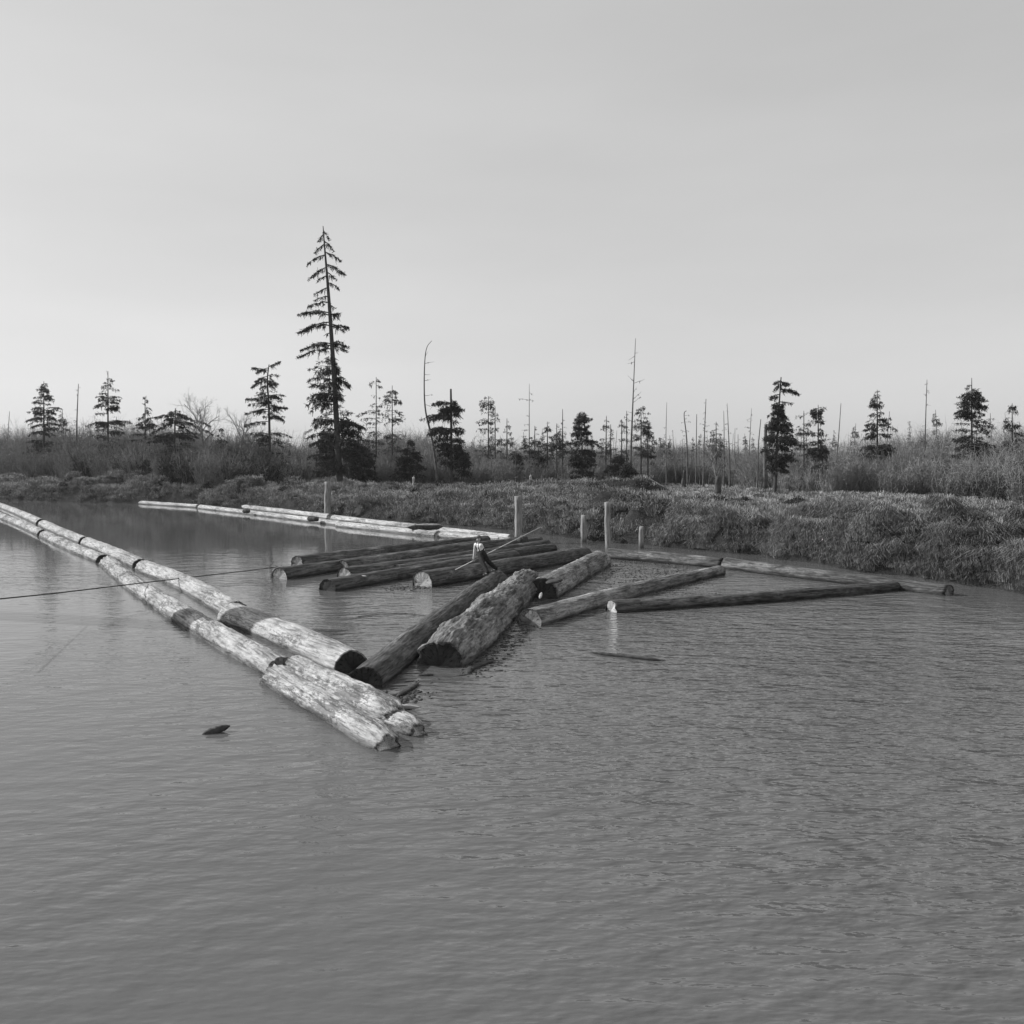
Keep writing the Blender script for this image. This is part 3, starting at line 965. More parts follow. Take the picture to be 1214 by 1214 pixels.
def shrub_field(n, depth0, depth1, mat, label, wtwig, seed, hscale=1.0, per=46, sub=9, u0=-120, u1=1340):
    r = np.random.default_rng(seed)
    U = r.uniform(u0, u1, n)
    F = np.interp(U, FRONT[:, 0], FRONT[:, 1]) + r.uniform(depth0, depth1, n)
    x = (U - 607) / FPX * F
    z = height(x, F)
    ztop = CAM_H - (np.interp(U, TOPV[:, 0], TOPV[:, 1]) - HORIZON) * F / FPX
    back = np.clip((F - np.interp(U, FRONT[:, 0], FRONT[:, 1])) / 22, 0.0, 1)
    H = (ztop - z) * (0.62 + 0.5 * back) * r.uniform(.78, 1.14, n) * hscale
    H = np.clip(H, 1.2, 11)
    N = n * per
    B = np.repeat(np.stack([x, F, z - .1], 1), per, 0)
    Hh = np.repeat(H, per) * r.uniform(.62, 1.05, N)
    a = r.uniform(0, 2 * np.pi, N)
    tilt = r.uniform(.02, .55, N)
    out = np.stack([np.cos(a), np.sin(a), np.zeros(N)], 1)
    B = B + out * r.uniform(0, .9, N)[:, None]
    Mid = B + out * (Hh * tilt * .45)[:, None] + np.array([0, 0, 1.]) * (Hh * .5)[:, None] + r.normal(0, .25, (N, 3))
    Tip = B + out * (Hh * tilt * .8)[:, None] + np.array([0, 0, 1.]) * (Hh * .92)[:, None] + r.normal(0, .45, (N, 3))
    mb = MB()
    mb.ribbons(B, Mid, wtwig * 1.9, wtwig * 1.4)
    mb.ribbons(Mid, Tip, wtwig * 1.4, wtwig * .6)
    # side twigs
    for k in range(sub):
        t = r.uniform(.12, 1, N)
        P = np.where((t < .5)[:, None], B + (Mid - B) * (t * 2)[:, None], Mid + (Tip - Mid) * (t * 2 - 1)[:, None])
        dirv = r.normal(0, .9, (N, 3)) + np.array([0, 0, .55]) + out * .5
        dirv /= np.linalg.norm(dirv, axis=1, keepdims=True)
        Q = P + dirv * (Hh * r.uniform(.08, .22, N))[:, None]
        mb.ribbons(P, Q, wtwig * .8, wtwig * .3)
    o = mb.build('brush', M[mat])
    return tag(o, label, 'brush', kind='stuff')


shrub_field(980, 0, 30, 'twigs', 'mass of bare grey willow brush behind the bank', .034, 5, 1.0, 60, 15)
shrub_field(200, 0, 34, 'twigs', 'soft grey brush closing the far side of the meadow', .036, 8, 1.05, 60, 15, 750, 905)
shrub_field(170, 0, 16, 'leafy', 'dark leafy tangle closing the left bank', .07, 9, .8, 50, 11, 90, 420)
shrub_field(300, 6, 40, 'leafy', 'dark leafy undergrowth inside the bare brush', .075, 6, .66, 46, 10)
shrub_field(330, 2, 34, 'twigs_pale', 'paler tangle of twigs along the top of the brush', .028, 7, 1.02, 46, 11)

# ------------------------------------------------------------------ trees
def curve_pts(pts, n):
    P = np.array([list(p) for p in pts], float)
    if len(P) == 2:
        t = np.linspace(0, 1, n)[:, None]
        return P[0] + (P[1] - P[0]) * t
    tt = np.linspace(0, len(P) - 1, n)
    # Catmull-Rom
    out = []
    for t in tt:
        i = min(int(t), len(P) - 2); f = t - i
        p0 = P[max(i - 1, 0)]; p1 = P[i]; p2 = P[i + 1]; p3 = P[min(i + 2, len(P) - 1)]
        out.append(.5 * ((2 * p1) + (-p0 + p2) * f + (2 * p0 - 5 * p1 + 4 * p2 - p3) * f ** 2 + (-p0 + 3 * p1 - 3 * p2 + p3) * f ** 3))
    return np.array(out)


class Tree:
    def __init__(self, name, label, cat, spine_px, depth, wbase, wtop, seed, group=None):
        """spine_px: (u,v) from the lowest seen point to the top; wbase/wtop trunk width in photo px"""
        self.r = np.random.default_rng(seed)
        self.depth = depth
        self.s = FPX / depth
        pts = [D(u, v, depth) for u, v in spine_px]
        x0, y0 = pts[0].x, pts[0].y
        zg = hz(x0, y0) - .15
        if pts[0].z > zg + .3:
            sl = (pts[1] - pts[0]).normalized()
            dz = pts[0].z - zg
            pts.insert(0, Vector((x0 - sl.x / max(sl.z, .3) * dz * .5, y0, zg)))
        self.P = curve_pts(pts, 26)
        self.rb = max(wbase / self.s / 2, .04)
        self.rt = wtop / self.s / 2
        self.root = empty(name, Vector(self.P[0]), label, cat, group)
        self.wood = MB()
        n = len(self.P)
        t = np.linspace(0, 1, n)
        rad = self.rb + (self.rt - self.rb) * t ** .85
        rad[0] *= 1.35
        self.wood.tube(self.P, rad, 9)
        self.leaf = MB()
        self.nleaf = 0

    def at_z(self, z):
        return np.array([np.interp(z, self.P[:, 2], self.P[:, k]) for k in range(3)])

    def branch(self, p0, p1, sag, dens, wd=.03, frond=.5, bare=0.1):
        """limb p0->p1 with hanging sprays of needles"""
        r = self.r
        p0 = np.array(p0, float); p1 = np.array(p1, float)
        L = np.linalg.norm(p1 - p0)
        n = 7
        t = np.linspace(0, 1, n)[:, None]
        C = p0 + (p1 - p0) * t
        C[:, 2] += (sag * L * (np.sin(t[:, 0] * np.pi)))
        C += r.normal(0, .02 * L, C.shape) * np.sin(t * np.pi)
        self.wood.tube(C, np.linspace(wd, wd * .3, n), 4, False)
        m = int(dens * L * 13)
        if m < 1: return
        tt = bare + (1 - bare) * r.random(m) ** .8
        B = np.stack([np.interp(tt, t[:, 0], C[:, k]) for k in range(3)], 1)
        ax = (p1 - p0) / (L + 1e-6)
        side = np.cross(ax, [0, 0, 1.]); side /= np.linalg.norm(side) + 1e-6
        spread = frond * (1.15 - .7 * tt)
        off = side * (r.normal(0, 1, m) * spread * .45)[:, None] + ax * (r.random(m) * spread * .5)[:, None] + np.array([0, 0, -1.]) * (np.abs(r.normal(0, 1, m)) * spread * .55)[:, None]
        A = B + off * .35
        E = B + off
        # needle sprays: several small slips round each twig
        K = 4
        A2 = np.repeat(A, K, 0) + r.normal(0, .07, (m * K, 3))
        E2 = np.repeat(E, K, 0) + r.normal(0, .10 * (frond / .5), (m * K, 3))
        self.leaf.ribbons(A2, E2, .062 * (frond / .5) ** .5, .03)
        self.nleaf += m

    def auto(self, prof, nb, dens, droop=.12, flat=0.55, wd=.03, frond=.5, up=.0, lenvar=.58, ks=4):
        """prof rows (v, left px, right px) : silhouette half widths around the spine"""
        r = self.r
        prof = np.array(sorted(prof), float)
        span = prof[-1, 0] - prof[0, 0]
        nb = int(nb * 1.35)
        nw = max(5, int(span / ks * 1.7))
        whorl = np.sort(r.uniform(prof[0, 0], prof[-1, 0], nw))
        bias = r.uniform(0, 2 * np.pi, nw)
        full = r.uniform(.45, 1.0, nw)
        for j in range(nb):
            k = int(r.integers(0, nw))
            if r.random() > full[k] + .15: continue
            v = whorl[k] + r.normal(0, 1.3)
            z = CAM_H - (v - HORIZON) / self.s
            c = self.at_z(z)
            a = bias[k] + r.normal(0, 1.5)
            ca, sa = math.cos(a), math.sin(a)
            if r.random() < flat: sa *= .45; ca = math.copysign(math.sqrt(1 - sa * sa), ca)
            wl = np.interp(v, prof[:, 0], prof[:, 1]) / self.s
            wr = np.interp(v, prof[:, 0], prof[:, 2]) / self.s
            wth = wr if ca > 0 else wl
            L = (wth * abs(ca) + .8 * (wl + wr) / 2 * abs(sa)) * (1.08 - lenvar * r.random() ** 1.2) * (.6 + .45 * full[k])
            if L < .15: continue
            tip = c + np.array([ca * L, sa * L, L * (up - droop * 2.6 * r.random() + .08)])
            self.branch(c, tip, r.uniform(.02, .16), dens * r.uniform(.2, .85), max(.015, wd * L / 2), frond * r.uniform(.7, 1.15))

    def px(self, u0, v0, u1, v1, dens=1.0, frond=.55, sag=.06, wd=.05, dy=None):
        """a limb seen in the photo"""
        p0 = self.at_z(CAM_H - (v0 - HORIZON) / self.s)
        q = np.array(D(u1, v1, self.depth))
        L = np.linalg.norm(q - p0)
        q[1] += self.r.uniform(-.35, .35) * L if dy is None else dy
        self.branch(p0, q, sag, dens, wd, frond)

    def done(self, leafmat='needles', woodmat='trunk'):
        self.wood.build('trunk', M[woodmat], self.root, True)
        if self.leaf.n: self.leaf.build('crown', M[leafmat], self.root)
        return self.root


TG = 'conifers behind the brush'
# A: the tallest tree
T = Tree('tall_spruce', 'tallest tree, leaning trunk with sparse upper limbs and dense dark lower crown', 'tree', [(403, 572), (399, 500), (395, 430), (391, 370), (388, 330), (385, 295), (383, 268)], 96, 9.5, .9, 100, TG)
for (v0, u1, v1, dn) in [(354, 371, 356, .5), (361, 363, 362, .9), (373, 355, 374, 1.2), (376, 362, 372, .9), (388, 352, 394, 1.7), (384, 362, 390, 1.0), (411, 356, 415, 1.5), (415, 354, 424, 1.2), (409, 370, 409, 1.0), (376, 405, 373, 1.3), (374, 402, 377, .8), (389, 415, 389, 1.3), (386, 408, 392, .9), (409, 413, 411, 1.5), (412, 411, 416, 1.0), (408, 406, 406, 1.0),
                         (344, 374, 350, .7), (338, 402, 342, .8), (330, 377, 334, .7), (326, 398, 331, .7), (306, 366, 314, .9), (303, 404, 309, 1.0), (294, 374, 300, .8), (290, 396, 298, .7), (282, 378, 286, .8), (278, 390, 284, .7), (317, 410, 326, 1.2), (320, 364, 330, 1.1), (364, 398, 366, .4), (396, 383, 398, .2), (447, 416, 460, 1.4), (450, 414, 456, 1.2), (449, 408, 448, 1.0), (441, 376, 448, .5)]:
    T.px(0, v0, u1, v1, dn * 1.35, .55, .07, .07)
T.auto([(424, 8, 1), (432, 24, 2), (445, 30, 3), (460, 30, 5), (480, 30, 9), (492, 26, 24), (510, 34, 34), (525, 30, 42), (545, 28, 38), (562, 26, 28)], 190, 1.15, .16, .6, .03, .75)
T.done()
# B
T = Tree('spruce', 'open layered conifer standing alone at the left of the tallest tree', 'tree', [(320, 560), (319, 490), (317, 452), (319, 432)], 118, 4.5, 1.0, 101, TG)
for (v0, u1, v1, dn) in [(436, 331, 428, 1.6), (440, 298, 436, 1.7), (437, 304, 441, 1.5), (446, 330, 445, 1.0), (450, 298, 460, 1.6), (452, 329, 455, 1.5), (447, 301, 452, 1.2), (470, 338, 469, .9), (477, 292, 473, 1.5), (479, 296, 480, 1.0), (486, 342, 484, 1.6), (488, 291, 490, 1.3), (490, 338, 500, 1.4), (500, 292, 505, 1.5)]:
    T.px(0, v0, u1, v1, dn * 1.3, .55, .05)
T.auto([(445, 8, 7), (470, 12, 12), (490, 18, 18), (510, 22, 20), (545, 20, 20)], 85, 1.5, .16)
T.done()
# trees with sparse tiers
def sparse(label, u, vtop, depth, hw, vb=545, nb=46, dens=.95, seed=0, lean=0, wb=3.0, prof=None, leaf='needles_far', wood='trunk', droop=.12, name='conifer', group=TG, frond=.5, up=0., ks=4):
    T = Tree(name, label, 'tree', [(u - lean, vb + 12), (u - lean * .4, (vb + vtop) / 2), (u, vtop)], depth, wb, .6, seed, group)
    if prof is None:
        prof = [(vtop + 2, 2, 2), (vtop + (vb - vtop) * .25, hw * .55, hw * .55), (vtop + (vb - vtop) * .6, hw * .9, hw), (vb, hw * .8, hw * .8)]
    T.auto(prof, nb, dens, droop, .6, .03, frond, up, .5, ks)
    T.done(leaf, wood)
    return T


sparse('thin conifer with tufted top, left of the pair right of the tallest tree', 446, 447, 120, 14, seed=110, nb=62, lean=0, prof=[(448, 6, 4), (462, 11, 5), (480, 9, 3), (491, 22, 3), (500, 14, 5), (540, 14, 9)])
sparse('tapering conifer with even tiers, the right of that pair', 465, 457, 120, 16, seed=111, nb=80, prof=[(458, 3, 3), (464, 8, 5), (475, 12, 9), (490, 15, 15), (505, 14, 17), (540, 10, 12)])
T = Tree('dead_tree', 'bare snag with a bowed trunk and hooked tip', 'dead tree', [(516, 545), (511, 515), (505, 490), (503, 465), (503.5, 430), (506, 412), (512, 404)], 112, 3.4, .5, 112)
for (v0, u1, v1) in [(432, 515, 429), (445, 510, 444), (452, 511, 450), (424, 507, 417), (470, 513, 468), (480, 511, 482)]:
    T.px(0, v0, u1, v1, .1, .3, .0, .03)
T.done('needles', 'snag')
T = Tree('broken_top_conifer', 'bushy dark conifer with a bare spike of trunk above its crown', 'tree', [(535, 562), (535, 500), (534.5, 461)], 112, 4.5, 2.2, 113, TG)
T.auto([(474, 6, 5), (480, 26, 7), (486, 12, 13), (495, 34, 14), (510, 32, 12), (525, 20, 13), (550, 14, 26)], 130, 1.9, .10, .6, .03, .7)
T.done()
sparse('two-tiered thin conifer, left of a close pair in the middle distance', 579, 470, 125, 13, seed=114, nb=70, prof=[(471, 3, 3), (476, 9, 7), (490, 13, 6), (505, 14, 4), (540, 14, 6)])
sparse('thin conifer with short limbs close to its two-tiered neighbour', 587, 482, 128, 9, seed=115, nb=40)
sparse('low conifer filling the gap right of that close pair', 601, 496, 132, 8, seed=116, nb=36)
T = Tree('dead_tree', 'slender bare snag above a low pine clump, left of centre', 'dead tree', [(628, 572), (627.5, 520), (627.5, 455)], 124, 2.8, .4, 117)
for (v0, u1, v1) in [(475, 614, 472), (474, 633, 476), (503, 621, 504), (510, 618, 510), (494, 623, 492), (466, 631, 468)]:
    T.px(0, v0, u1, v1, .3, .3, .0, .025)
T.auto([(520, 6, 8), (532, 12, 14), (545, 12, 12)], 30, 1.1)
T.done('needles_far', 'snag')
sparse('small sparse conifer right of the slender snag', 634, 505, 130, 7, seed=118, nb=30)
sparse('left member of a dense trio of mid-sized conifers', 649, 500, 122, 8, seed=119, nb=52, dens=1.1)
sparse('middle bushy member of the mid-sized trio', 660, 502, 120, 10, seed=120, nb=60, dens=1.3)
sparse('right member of the trio with a bare pointed tip', 667, 485, 124, 7, seed=121, nb=40, prof=[(498, 2, 2), (505, 4, 4), (525, 7, 9), (545, 8, 14)])
T = Tree('spruce', 'dense dark cone-shaped spruce at the middle of the treeline, flagged to the right', 'tree', [(690, 574), (690, 530), (690, 488)], 112, 4, .8, 122, TG)
for (v0, u1, v1, dn) in [(496, 702, 497, 1.8), (499, 699, 499, 1.6), (520, 712, 529, 1.8), (526, 666, 527, 1.6), (523, 708, 524, 1.6)]:
    T.px(0, v0, u1, v1, dn, .5, .05)
T.auto([(489, 3, 3), (500, 9, 6), (512, 10, 9), (520, 12, 12), (530, 14, 16), (550, 16, 18), (570, 16, 16)], 150, 1.8, .12, .6, .03, .6)
T.done()
sparse('thin open conifer right of the dense central spruce', 719, 493, 128, 9, seed=123, nb=44, lean=1)
sparse('shorter open conifer beside the thin one right of the central spruce', 724, 503, 130, 6, seed=124, nb=28)
T = Tree('dead_tree', 'tallest bare snag right of centre, straight and needle-thin', 'dead tree', [(747, 566), (749, 510), (751, 460), (753.5, 401)], 114, 4.2, .5, 125)
for (v0, u1, v1) in [(423, 745, 427), (430, 744, 431), (453, 744, 445), (455, 765, 449), (474, 761, 464), (478, 760, 470), (466, 755, 459), (420, 757, 418), (490, 744, 488), (500, 742, 495)]:
    T.px(0, v0, u1, v1, .12, .25, -.02, .03)
T.done('needles', 'snag')
sparse('thin tufted conifer just left of the tallest snag', 737, 497, 124, 7, seed=126, nb=34)
sparse('slight conifer with one long left limb beside the tallest snag', 743, 487, 126, 6, seed=127, nb=28)
sparse('conifer with upswept tiers right of the tallest snag', 760, 483, 120, 12, seed=128, nb=84, up=.15, prof=[(484, 2, 4), (492, 8, 8), (510, 9, 10), (540, 9, 9)])
sparse('lower conifer leaning on the upswept one', 768, 498, 121, 10, seed=129, nb=56, up=.1)
sparse('small pointed conifer in the distance left of the short snag', 783, 519, 170, 5, seed=130, nb=34, vb=546)


def snag(label, pts, depth, wb, wt, seed, twigs=8, tl=7, name='dead_tree', vtwig=None):
    T = Tree(name, label, 'dead tree', pts, depth, wb, wt, seed, 'distant dead trees')
    r = T.r
    vt = pts[-1][1]; vb = pts[0][1]
    for k in range(twigs):
        v = r.uniform(vt + 3, vt + (vb - vt) * .75)
        c = T.at_z(CAM_H - (v - HORIZON) / T.s)
        a = r.uniform(0, 6.28); L = r.uniform(.3, 1) * tl / T.s
        T.branch(c, c + np.array([math.cos(a) * L, math.sin(a) * L * .6, L * r.uniform(-.35, .35)]), 0, .25, .022, .3)
    T.done('needles_far', 'snag')


snag('short bare snag rising from the distant brush, right of the tallest one', [(790, 560), (789.5, 520), (790.5, 477)], 130, 2.2, .4, 131, 8, 5)
snag('hook-topped snag with tufts, first of four in a row at the right', [(815, 562), (814, 520), (811, 492), (814, 487)], 134, 2.6, .6, 132, 14, 8)
snag('plain pole-like snag, second of the four in a row', [(825, 562), (825.5, 525), (826, 491)], 134, 2.0, .7, 133, 3, 4)
snag('branched snag with ragged left limbs, third and tallest of the four in a row', [(834, 562), (835, 520), (837, 473)], 132, 2.8, .7, 134, 22, 9)
snag('thin straight snag left of its thicker taller neighbour behind a round bush', [(858, 565), (858.5, 520), (858, 487)], 136, 2.2, .5, 135, 10, 6)
snag('tapering snag thick at the base, taller of the two behind the round bush', [(865, 560), (864, 520), (862, 478)], 130, 3.2, .4, 136, 10, 6)
sparse('scraggy low conifer in front of the two tapering snags', 849, 500, 126, 11, seed=137, nb=52, dens=.8)
snag('faint slim snag with side twigs in the gap before the big right tree', [(888, 552), (889, 520), (891, 484)], 150, 2.2, .4, 138, 12, 7)
snag('short leaning snag left of the thick broken stump', [(898, 568), (899, 530), (902, 497)], 118, 2.6, .8, 139, 2, 3)
snag('thick dark snag with a snapped-off top beside the big right tree', [(907, 570), (907, 540), (908, 503)], 116, 4.8, 3.6, 140, 4, 4)
snag('low thin snag in the distance between the bush and the faint snag', [(875, 556), (875, 530), (875, 515)], 150, 1.8, .5, 141, 6, 5)
T = Tree('big_spruce', 'large right-hand conifer with a sparse wind-torn top and dense lower skirt', 'tree', [(919, 575), (921, 530), (923, 490), (926, 447)], 104, 5.5, 1.2, 142, TG)
for (v0, u1, v1, dn) in [(452, 917, 455, 1.8), (454, 937, 455, 1.8), (452, 932, 458, 1.5), (456, 917, 463, 1.6), (459, 930, 464, 1.2), (462, 950, 467, 1.4), (463, 946, 463, 1.2), (468, 912, 472, 1.6), (471, 914, 473, 1.2), (477, 938, 479, 1.0), (478, 915, 480, 1.5), (480, 918, 484, 1.4), (491, 911, 493, .8), (494, 934, 497, 1.2)]:
    T.px(0, v0, u1, v1, dn * 1.2, .5, .06)
T.auto([(480, 5, 3), (497, 8, 9), (503, 12, 13), (515, 12, 20), (530, 14, 26), (545, 10, 22), (557, 8, 16)], 160, 1.8, .13, .6, .03, .65)
T.done()
sparse('bare-limbed conifer between the big right tree and the rounded one', 953, 487, 116, 12, seed=143, nb=50, dens=.9, up=.12, prof=[(487, 8, 8), (495, 12, 9), (510, 9, 8), (545, 9, 9)])
T = sparse('rounded conifer with a twisted crooked tip near the right edge of the forest', 970, 480, 112, 14, seed=144, nb=90, dens=1.6, wb=3.5, leaf='needles', prof=[(482, 6, 8), (492, 8, 4), (500, 12, 8), (512, 14, 10), (525, 12, 10), (545, 14, 14)])
snag('leaning bare snag, the rightmost before the forest thins out', [(990, 560), (994, 520), (997, 478)], 110, 2.4, .6, 145, 5, 5)
# left part
def bare_tree(label, u, vbase, vtop, depth, seed, wpx=30, name='bare_tree'):
    r = np.random.default_rng(seed)
    p = D(u, vbase, depth)
    z0 = hz(p.x, p.y) - .1
    base = np.array([p.x, p.y, z0])
    H = CAM_H - (vtop - HORIZON) * depth / FPX - z0
    root = empty(name, Vector(base), label, 'tree', 'leafless trees')
    wood, tw = MB(), MB()

    def grow(p, d, L, rad, lev):
        n = 4
        pts = [p]
        dd = d.copy()
        for k in range(n):
            dd = dd + r.normal(0, .10, 3) + np.array([0, 0, .05]); dd /= np.linalg.norm(dd)
            pts.append(pts[-1] + dd * L / n)
        pts = np.array(pts)
        (wood if lev < 2 else tw).tube(pts, np.linspace(rad, rad * .5, n + 1), 6 if lev < 2 else 3, False)
        if lev >= 4: return
        k = [9, 6, 5, 4][lev]
        for j in range(k):
            t = r.uniform(.3 if lev == 0 else .2, 1)
            q = pts[0] + (pts[-1] - pts[0]) * 0
            i = min(int(t * n), n - 1); f = t * n - i
            q = pts[i] + (pts[i + 1] - pts[i]) * f
            side = r.normal(0, 1, 3); side -= dd * (side @ dd); side /= np.linalg.norm(side)
            nd = dd * .75 + side * .75; nd[2] += .15; nd /= np.linalg.norm(nd)
            grow(q, nd, L * r.uniform(.38, .55), rad * .42, lev + 1)
    grow(base, np.array([r.normal(0, .04), 0, 1.]), H * .72, .16, 0)
    wood.build('trunk', M['twigs'], root, True)
    tw.build('crown', M['twigs'], root)
    return root


bare_tree('leafless alder with a fine twiggy head near the left edge of the forest', 243, 575, 478, 118, 200)
bare_tree('lower leafless tree beside the alder, towards the layered conifer', 283, 575, 490, 120, 201)
bare_tree('small leafless tree close under the layered conifer', 300, 575, 500, 116, 202)
bare_tree('bare leafy-topped sapling left of the tall right-hand stump', 851, 585, 520, 108, 203)
T = Tree('spreading_conifer', 'dark conifer with arching drooping limbs at the left end of the trees', 'tree', [(206, 575), (207, 520), (208, 484)], 119, 4.5, 1.0, 210, TG)
for (v0, u1, v1, dn) in [(496, 247, 505, 1.6), (499, 240, 512, 1.4), (504, 234, 518, 1.5), (500, 250, 515, 1.0), (494, 170, 503, 1.6), (502, 176, 515, 1.5), (490, 222, 496, 1.3)]:
    T.px(0, v0, u1, v1, dn, .55, .10, .06)
T.auto([(486, 5, 6), (500, 16, 22), (520, 24, 26), (555, 22, 24)], 90, 1.6)
T.done()


# small dense evergreens low in the brush
def bushy(label, u, vb, vt, hw, depth, seed, dens=2.0, nb=110, name='young_spruce'):
    T = Tree(name, label, 'tree', [(u, vb), (u, (vb + vt) / 2), (u, vt)], depth, 2.5, .5, seed, 'young evergreens in the brush')
    T.auto([(vt, 2, 2), (vt + (vb - vt) * .35, hw * .6, hw * .6), (vb - 4, hw, hw)], nb, dens * .62, .14, .4, .03, .6)
    T.done()


bushy('broad dark young spruce under the right side of the tallest tree', 427, 574, 520, 22, 108, 220, 2.2, 150)
bushy('dark young spruce hugging the trunk foot of the tallest tree', 388, 570, 512, 19, 104, 221, 2.2, 150)
bushy('squat dark evergreen left of the bowed snag', 486, 572, 520, 21, 114, 222, 2.0, 120)
bushy('low dark evergreen below the bushy broken-top conifer', 547, 568, 520, 13, 113, 223, 2.0, 80)
bushy('small round evergreen at the foot of the tallest snag', 733, 568, 538, 17, 110, 224, 2.0, 100)
bushy('half-hidden evergreen right behind the dome-shaped mound', 744, 570, 545, 13, 106, 225, 2.0, 70)
bushy('small evergreen between trio and slender snag', 638, 558, 524, 9, 122, 226, 1.6, 50)
bushy('low evergreen below the rounded right conifer', 975, 560, 528, 15, 108, 227, 2.0, 80)
bushy('low evergreen left of the central spruce', 612, 560, 530, 9, 122, 228, 1.6, 50)
bushy('evergreen tuft in the brush left of the layered conifer', 262, 560, 508, 13, 121, 229, 1.4, 70)

# extra distant forest: counted small conifers and snags, seen between the nearer ones
r2 = np.random.default_rng(77)
protos = []
for k in range(7):
    vt = 500
    T = Tree('distant_conifer' if k < 4 else 'distant_snag', None, 'tree' if k < 4 else 'dead tree', [(607, 556), (607 + r2.normal(0, 1), 530), (607 + r2.normal(0, 2), vt)], 180, 1.9, .4, 300 + k, 'distant treetops above the brush' if k < 4 else 'distant bare snags above the brush')
    if k < 4:
        hw = r2.uniform(5, 8)
        T.auto([(vt + 1, 1.5, 1.5), (vt + 12, hw * .6, hw * .6), (548, hw, hw)], 60, .8, .12, .3, .02, .6)
    else:
        T.auto([(vt + 2, 3, 3), (545, 4, 4)], 14, .25, .1, .3, .02, .4)
    T.done('needles_far', 'snag')
    protos.append(T.root)
far_us = [(-95, 8), (-60, -4), (-25, 6), (10, -8), (42, 4), (75, -10), (108, 6), (140, -2), (168, 8), (608, 8), (570, 14), (594, 10), (642, 2), (656, 12), (676, 10), (704, 6), (712, 14), (729, 4), (774, 8), (778, 14), (796, 10), (802, 4), (806, 16), (820, 12), (830, 16), (842, 10), (846, 4), (853, 14), (868, 8), (880, 12), (884, 18), (894, 12), (912, 10), (936, 6), (944, 12), (960, 10), (982, 4), (1006, -4), (1030, 6), (1052, -8), (1078, 4), (1110, -10), (1140, 2), (1172, -6), (1205, 4), (1240, -4), (1280, 6), (475, 10), (455, 14), (497, 12), (555, 14), (345, 12), (360, 10), (275, 8), (616, 16), (622, 6), (650, 18), (671, 16), (700, 14), (708, 16), (727, 12), (765, 14), (771, 2), (786, 12), (793, 16), (808, 14), (817, 18), (826, 8), (840, 16), (857, 10), (865, 14), (872, 2), (886, 8), (897, 16), (905, 18), (916, 4), (940, 16), (948, 4), (964, 16), (988, 10), (562, 16), (586, 16), (546, 8), (515, 14), (481, 16), (436, 8), (425, 12), (230, 12), (255, 6), (295, 12)]
LM = [(-130, 'the left picture edge'), (52, 'the broad far-left conifer'), (92, 'the far-left snag'), (128, 'the tall left-shore conifer'), (172, 'the medium left conifer'), (206, 'the arching dark conifer'), (243, 'the leafless alder'), (318, 'the layered conifer'), (392, 'the tallest tree'), (446, 'the tufted thin conifer'), (465, 'the even-tiered conifer'), (505, 'the bowed snag'), (535, 'the spike-topped conifer'), (579, 'the two-tiered conifer'), (627, 'the slender snag'), (660, 'the bushy trio'), (690, 'the dense central spruce'), (719, 'the open thin conifer'), (752, 'the tallest snag'), (790, 'the short bare snag'), (814, 'the hook-topped snag'), (837, 'the branched snag'), (862, 'the tapering snag'), (890, 'the faint slim snag'), (925, 'the big right tree'), (970, 'the rounded conifer'), (996, 'the leaning snag'), (1040, 'the tall right-shore conifer'), (1098, 'the far-right snag'), (1152, 'the broad far-right conifer'), (1200, 'the slim right-shore conifer'), (1340, 'the right picture edge')]


def far_label(kind_word, u, mates):
    i = max(k for k in range(len(LM)) if LM[k][0] <= u)
    lo, hi = LM[i], LM[i + 1]
    same = sorted(m for m in mates if lo[0] <= m < hi[0])
    pos = ''
    if len(same) > 1:
        j = same.index(u)
        pos = 'leftmost ' if j == 0 else ('rightmost ' if j == len(same) - 1 else ['second ', 'third ', 'fourth ', 'fifth ', 'sixth '][min(j - 1, 4)])
    return pos + 'distant ' + kind_word + ' between ' + lo[1] + ' and ' + hi[1]


CONL = 'small far-off conifer poking out of the brush line'
SNGL = 'thin far-off snag poking out of the brush line'
used = set()
kinds_ = np.random.default_rng(78).integers(0, 7, len(far_us))
for i, (u, dv) in enumerate(far_us):
    pk = int(kinds_[i])
    src = protos[pk]
    dep = r2.uniform(140, 185)
    if u < 300: dep = r2.uniform(150, 168)
    x = (u - 607) / FPX * dep
    z = hz(x, dep)
    if pk in used:
        o = src.copy(); COL.objects.link(o)
        for ch in src.children:
            c = ch.copy(); COL.objects.link(c); c.parent = o
    else:
        o = src; used.add(pk)
    o['label'] = far_label('conifer' if pk < 4 else 'snag', u, [q[0] for q, kk in zip(far_us, kinds_) if (kk < 4) == (pk < 4)])
    o.location = (x, dep, z - .1)
    top_v = 506 + dv if 150 < u < 1010 else 496 + dv
    Hn = (CAM_H - (top_v - HORIZON) * dep / FPX) - z
    H0 = CAM_H - (500 - HORIZON) * 180 / FPX - hz(0, 180)
    s = Hn / H0
    o.scale = (s, s, s)
    o.rotation_euler = (r2.normal(0, .045), r2.normal(0, .045), r2.uniform(0, 6.28))
for pk in range(7):
    if pk not in used:
        for ch in list(protos[pk].children): bpy.data.objects.remove(ch)
        bpy.data.objects.remove(protos[pk])

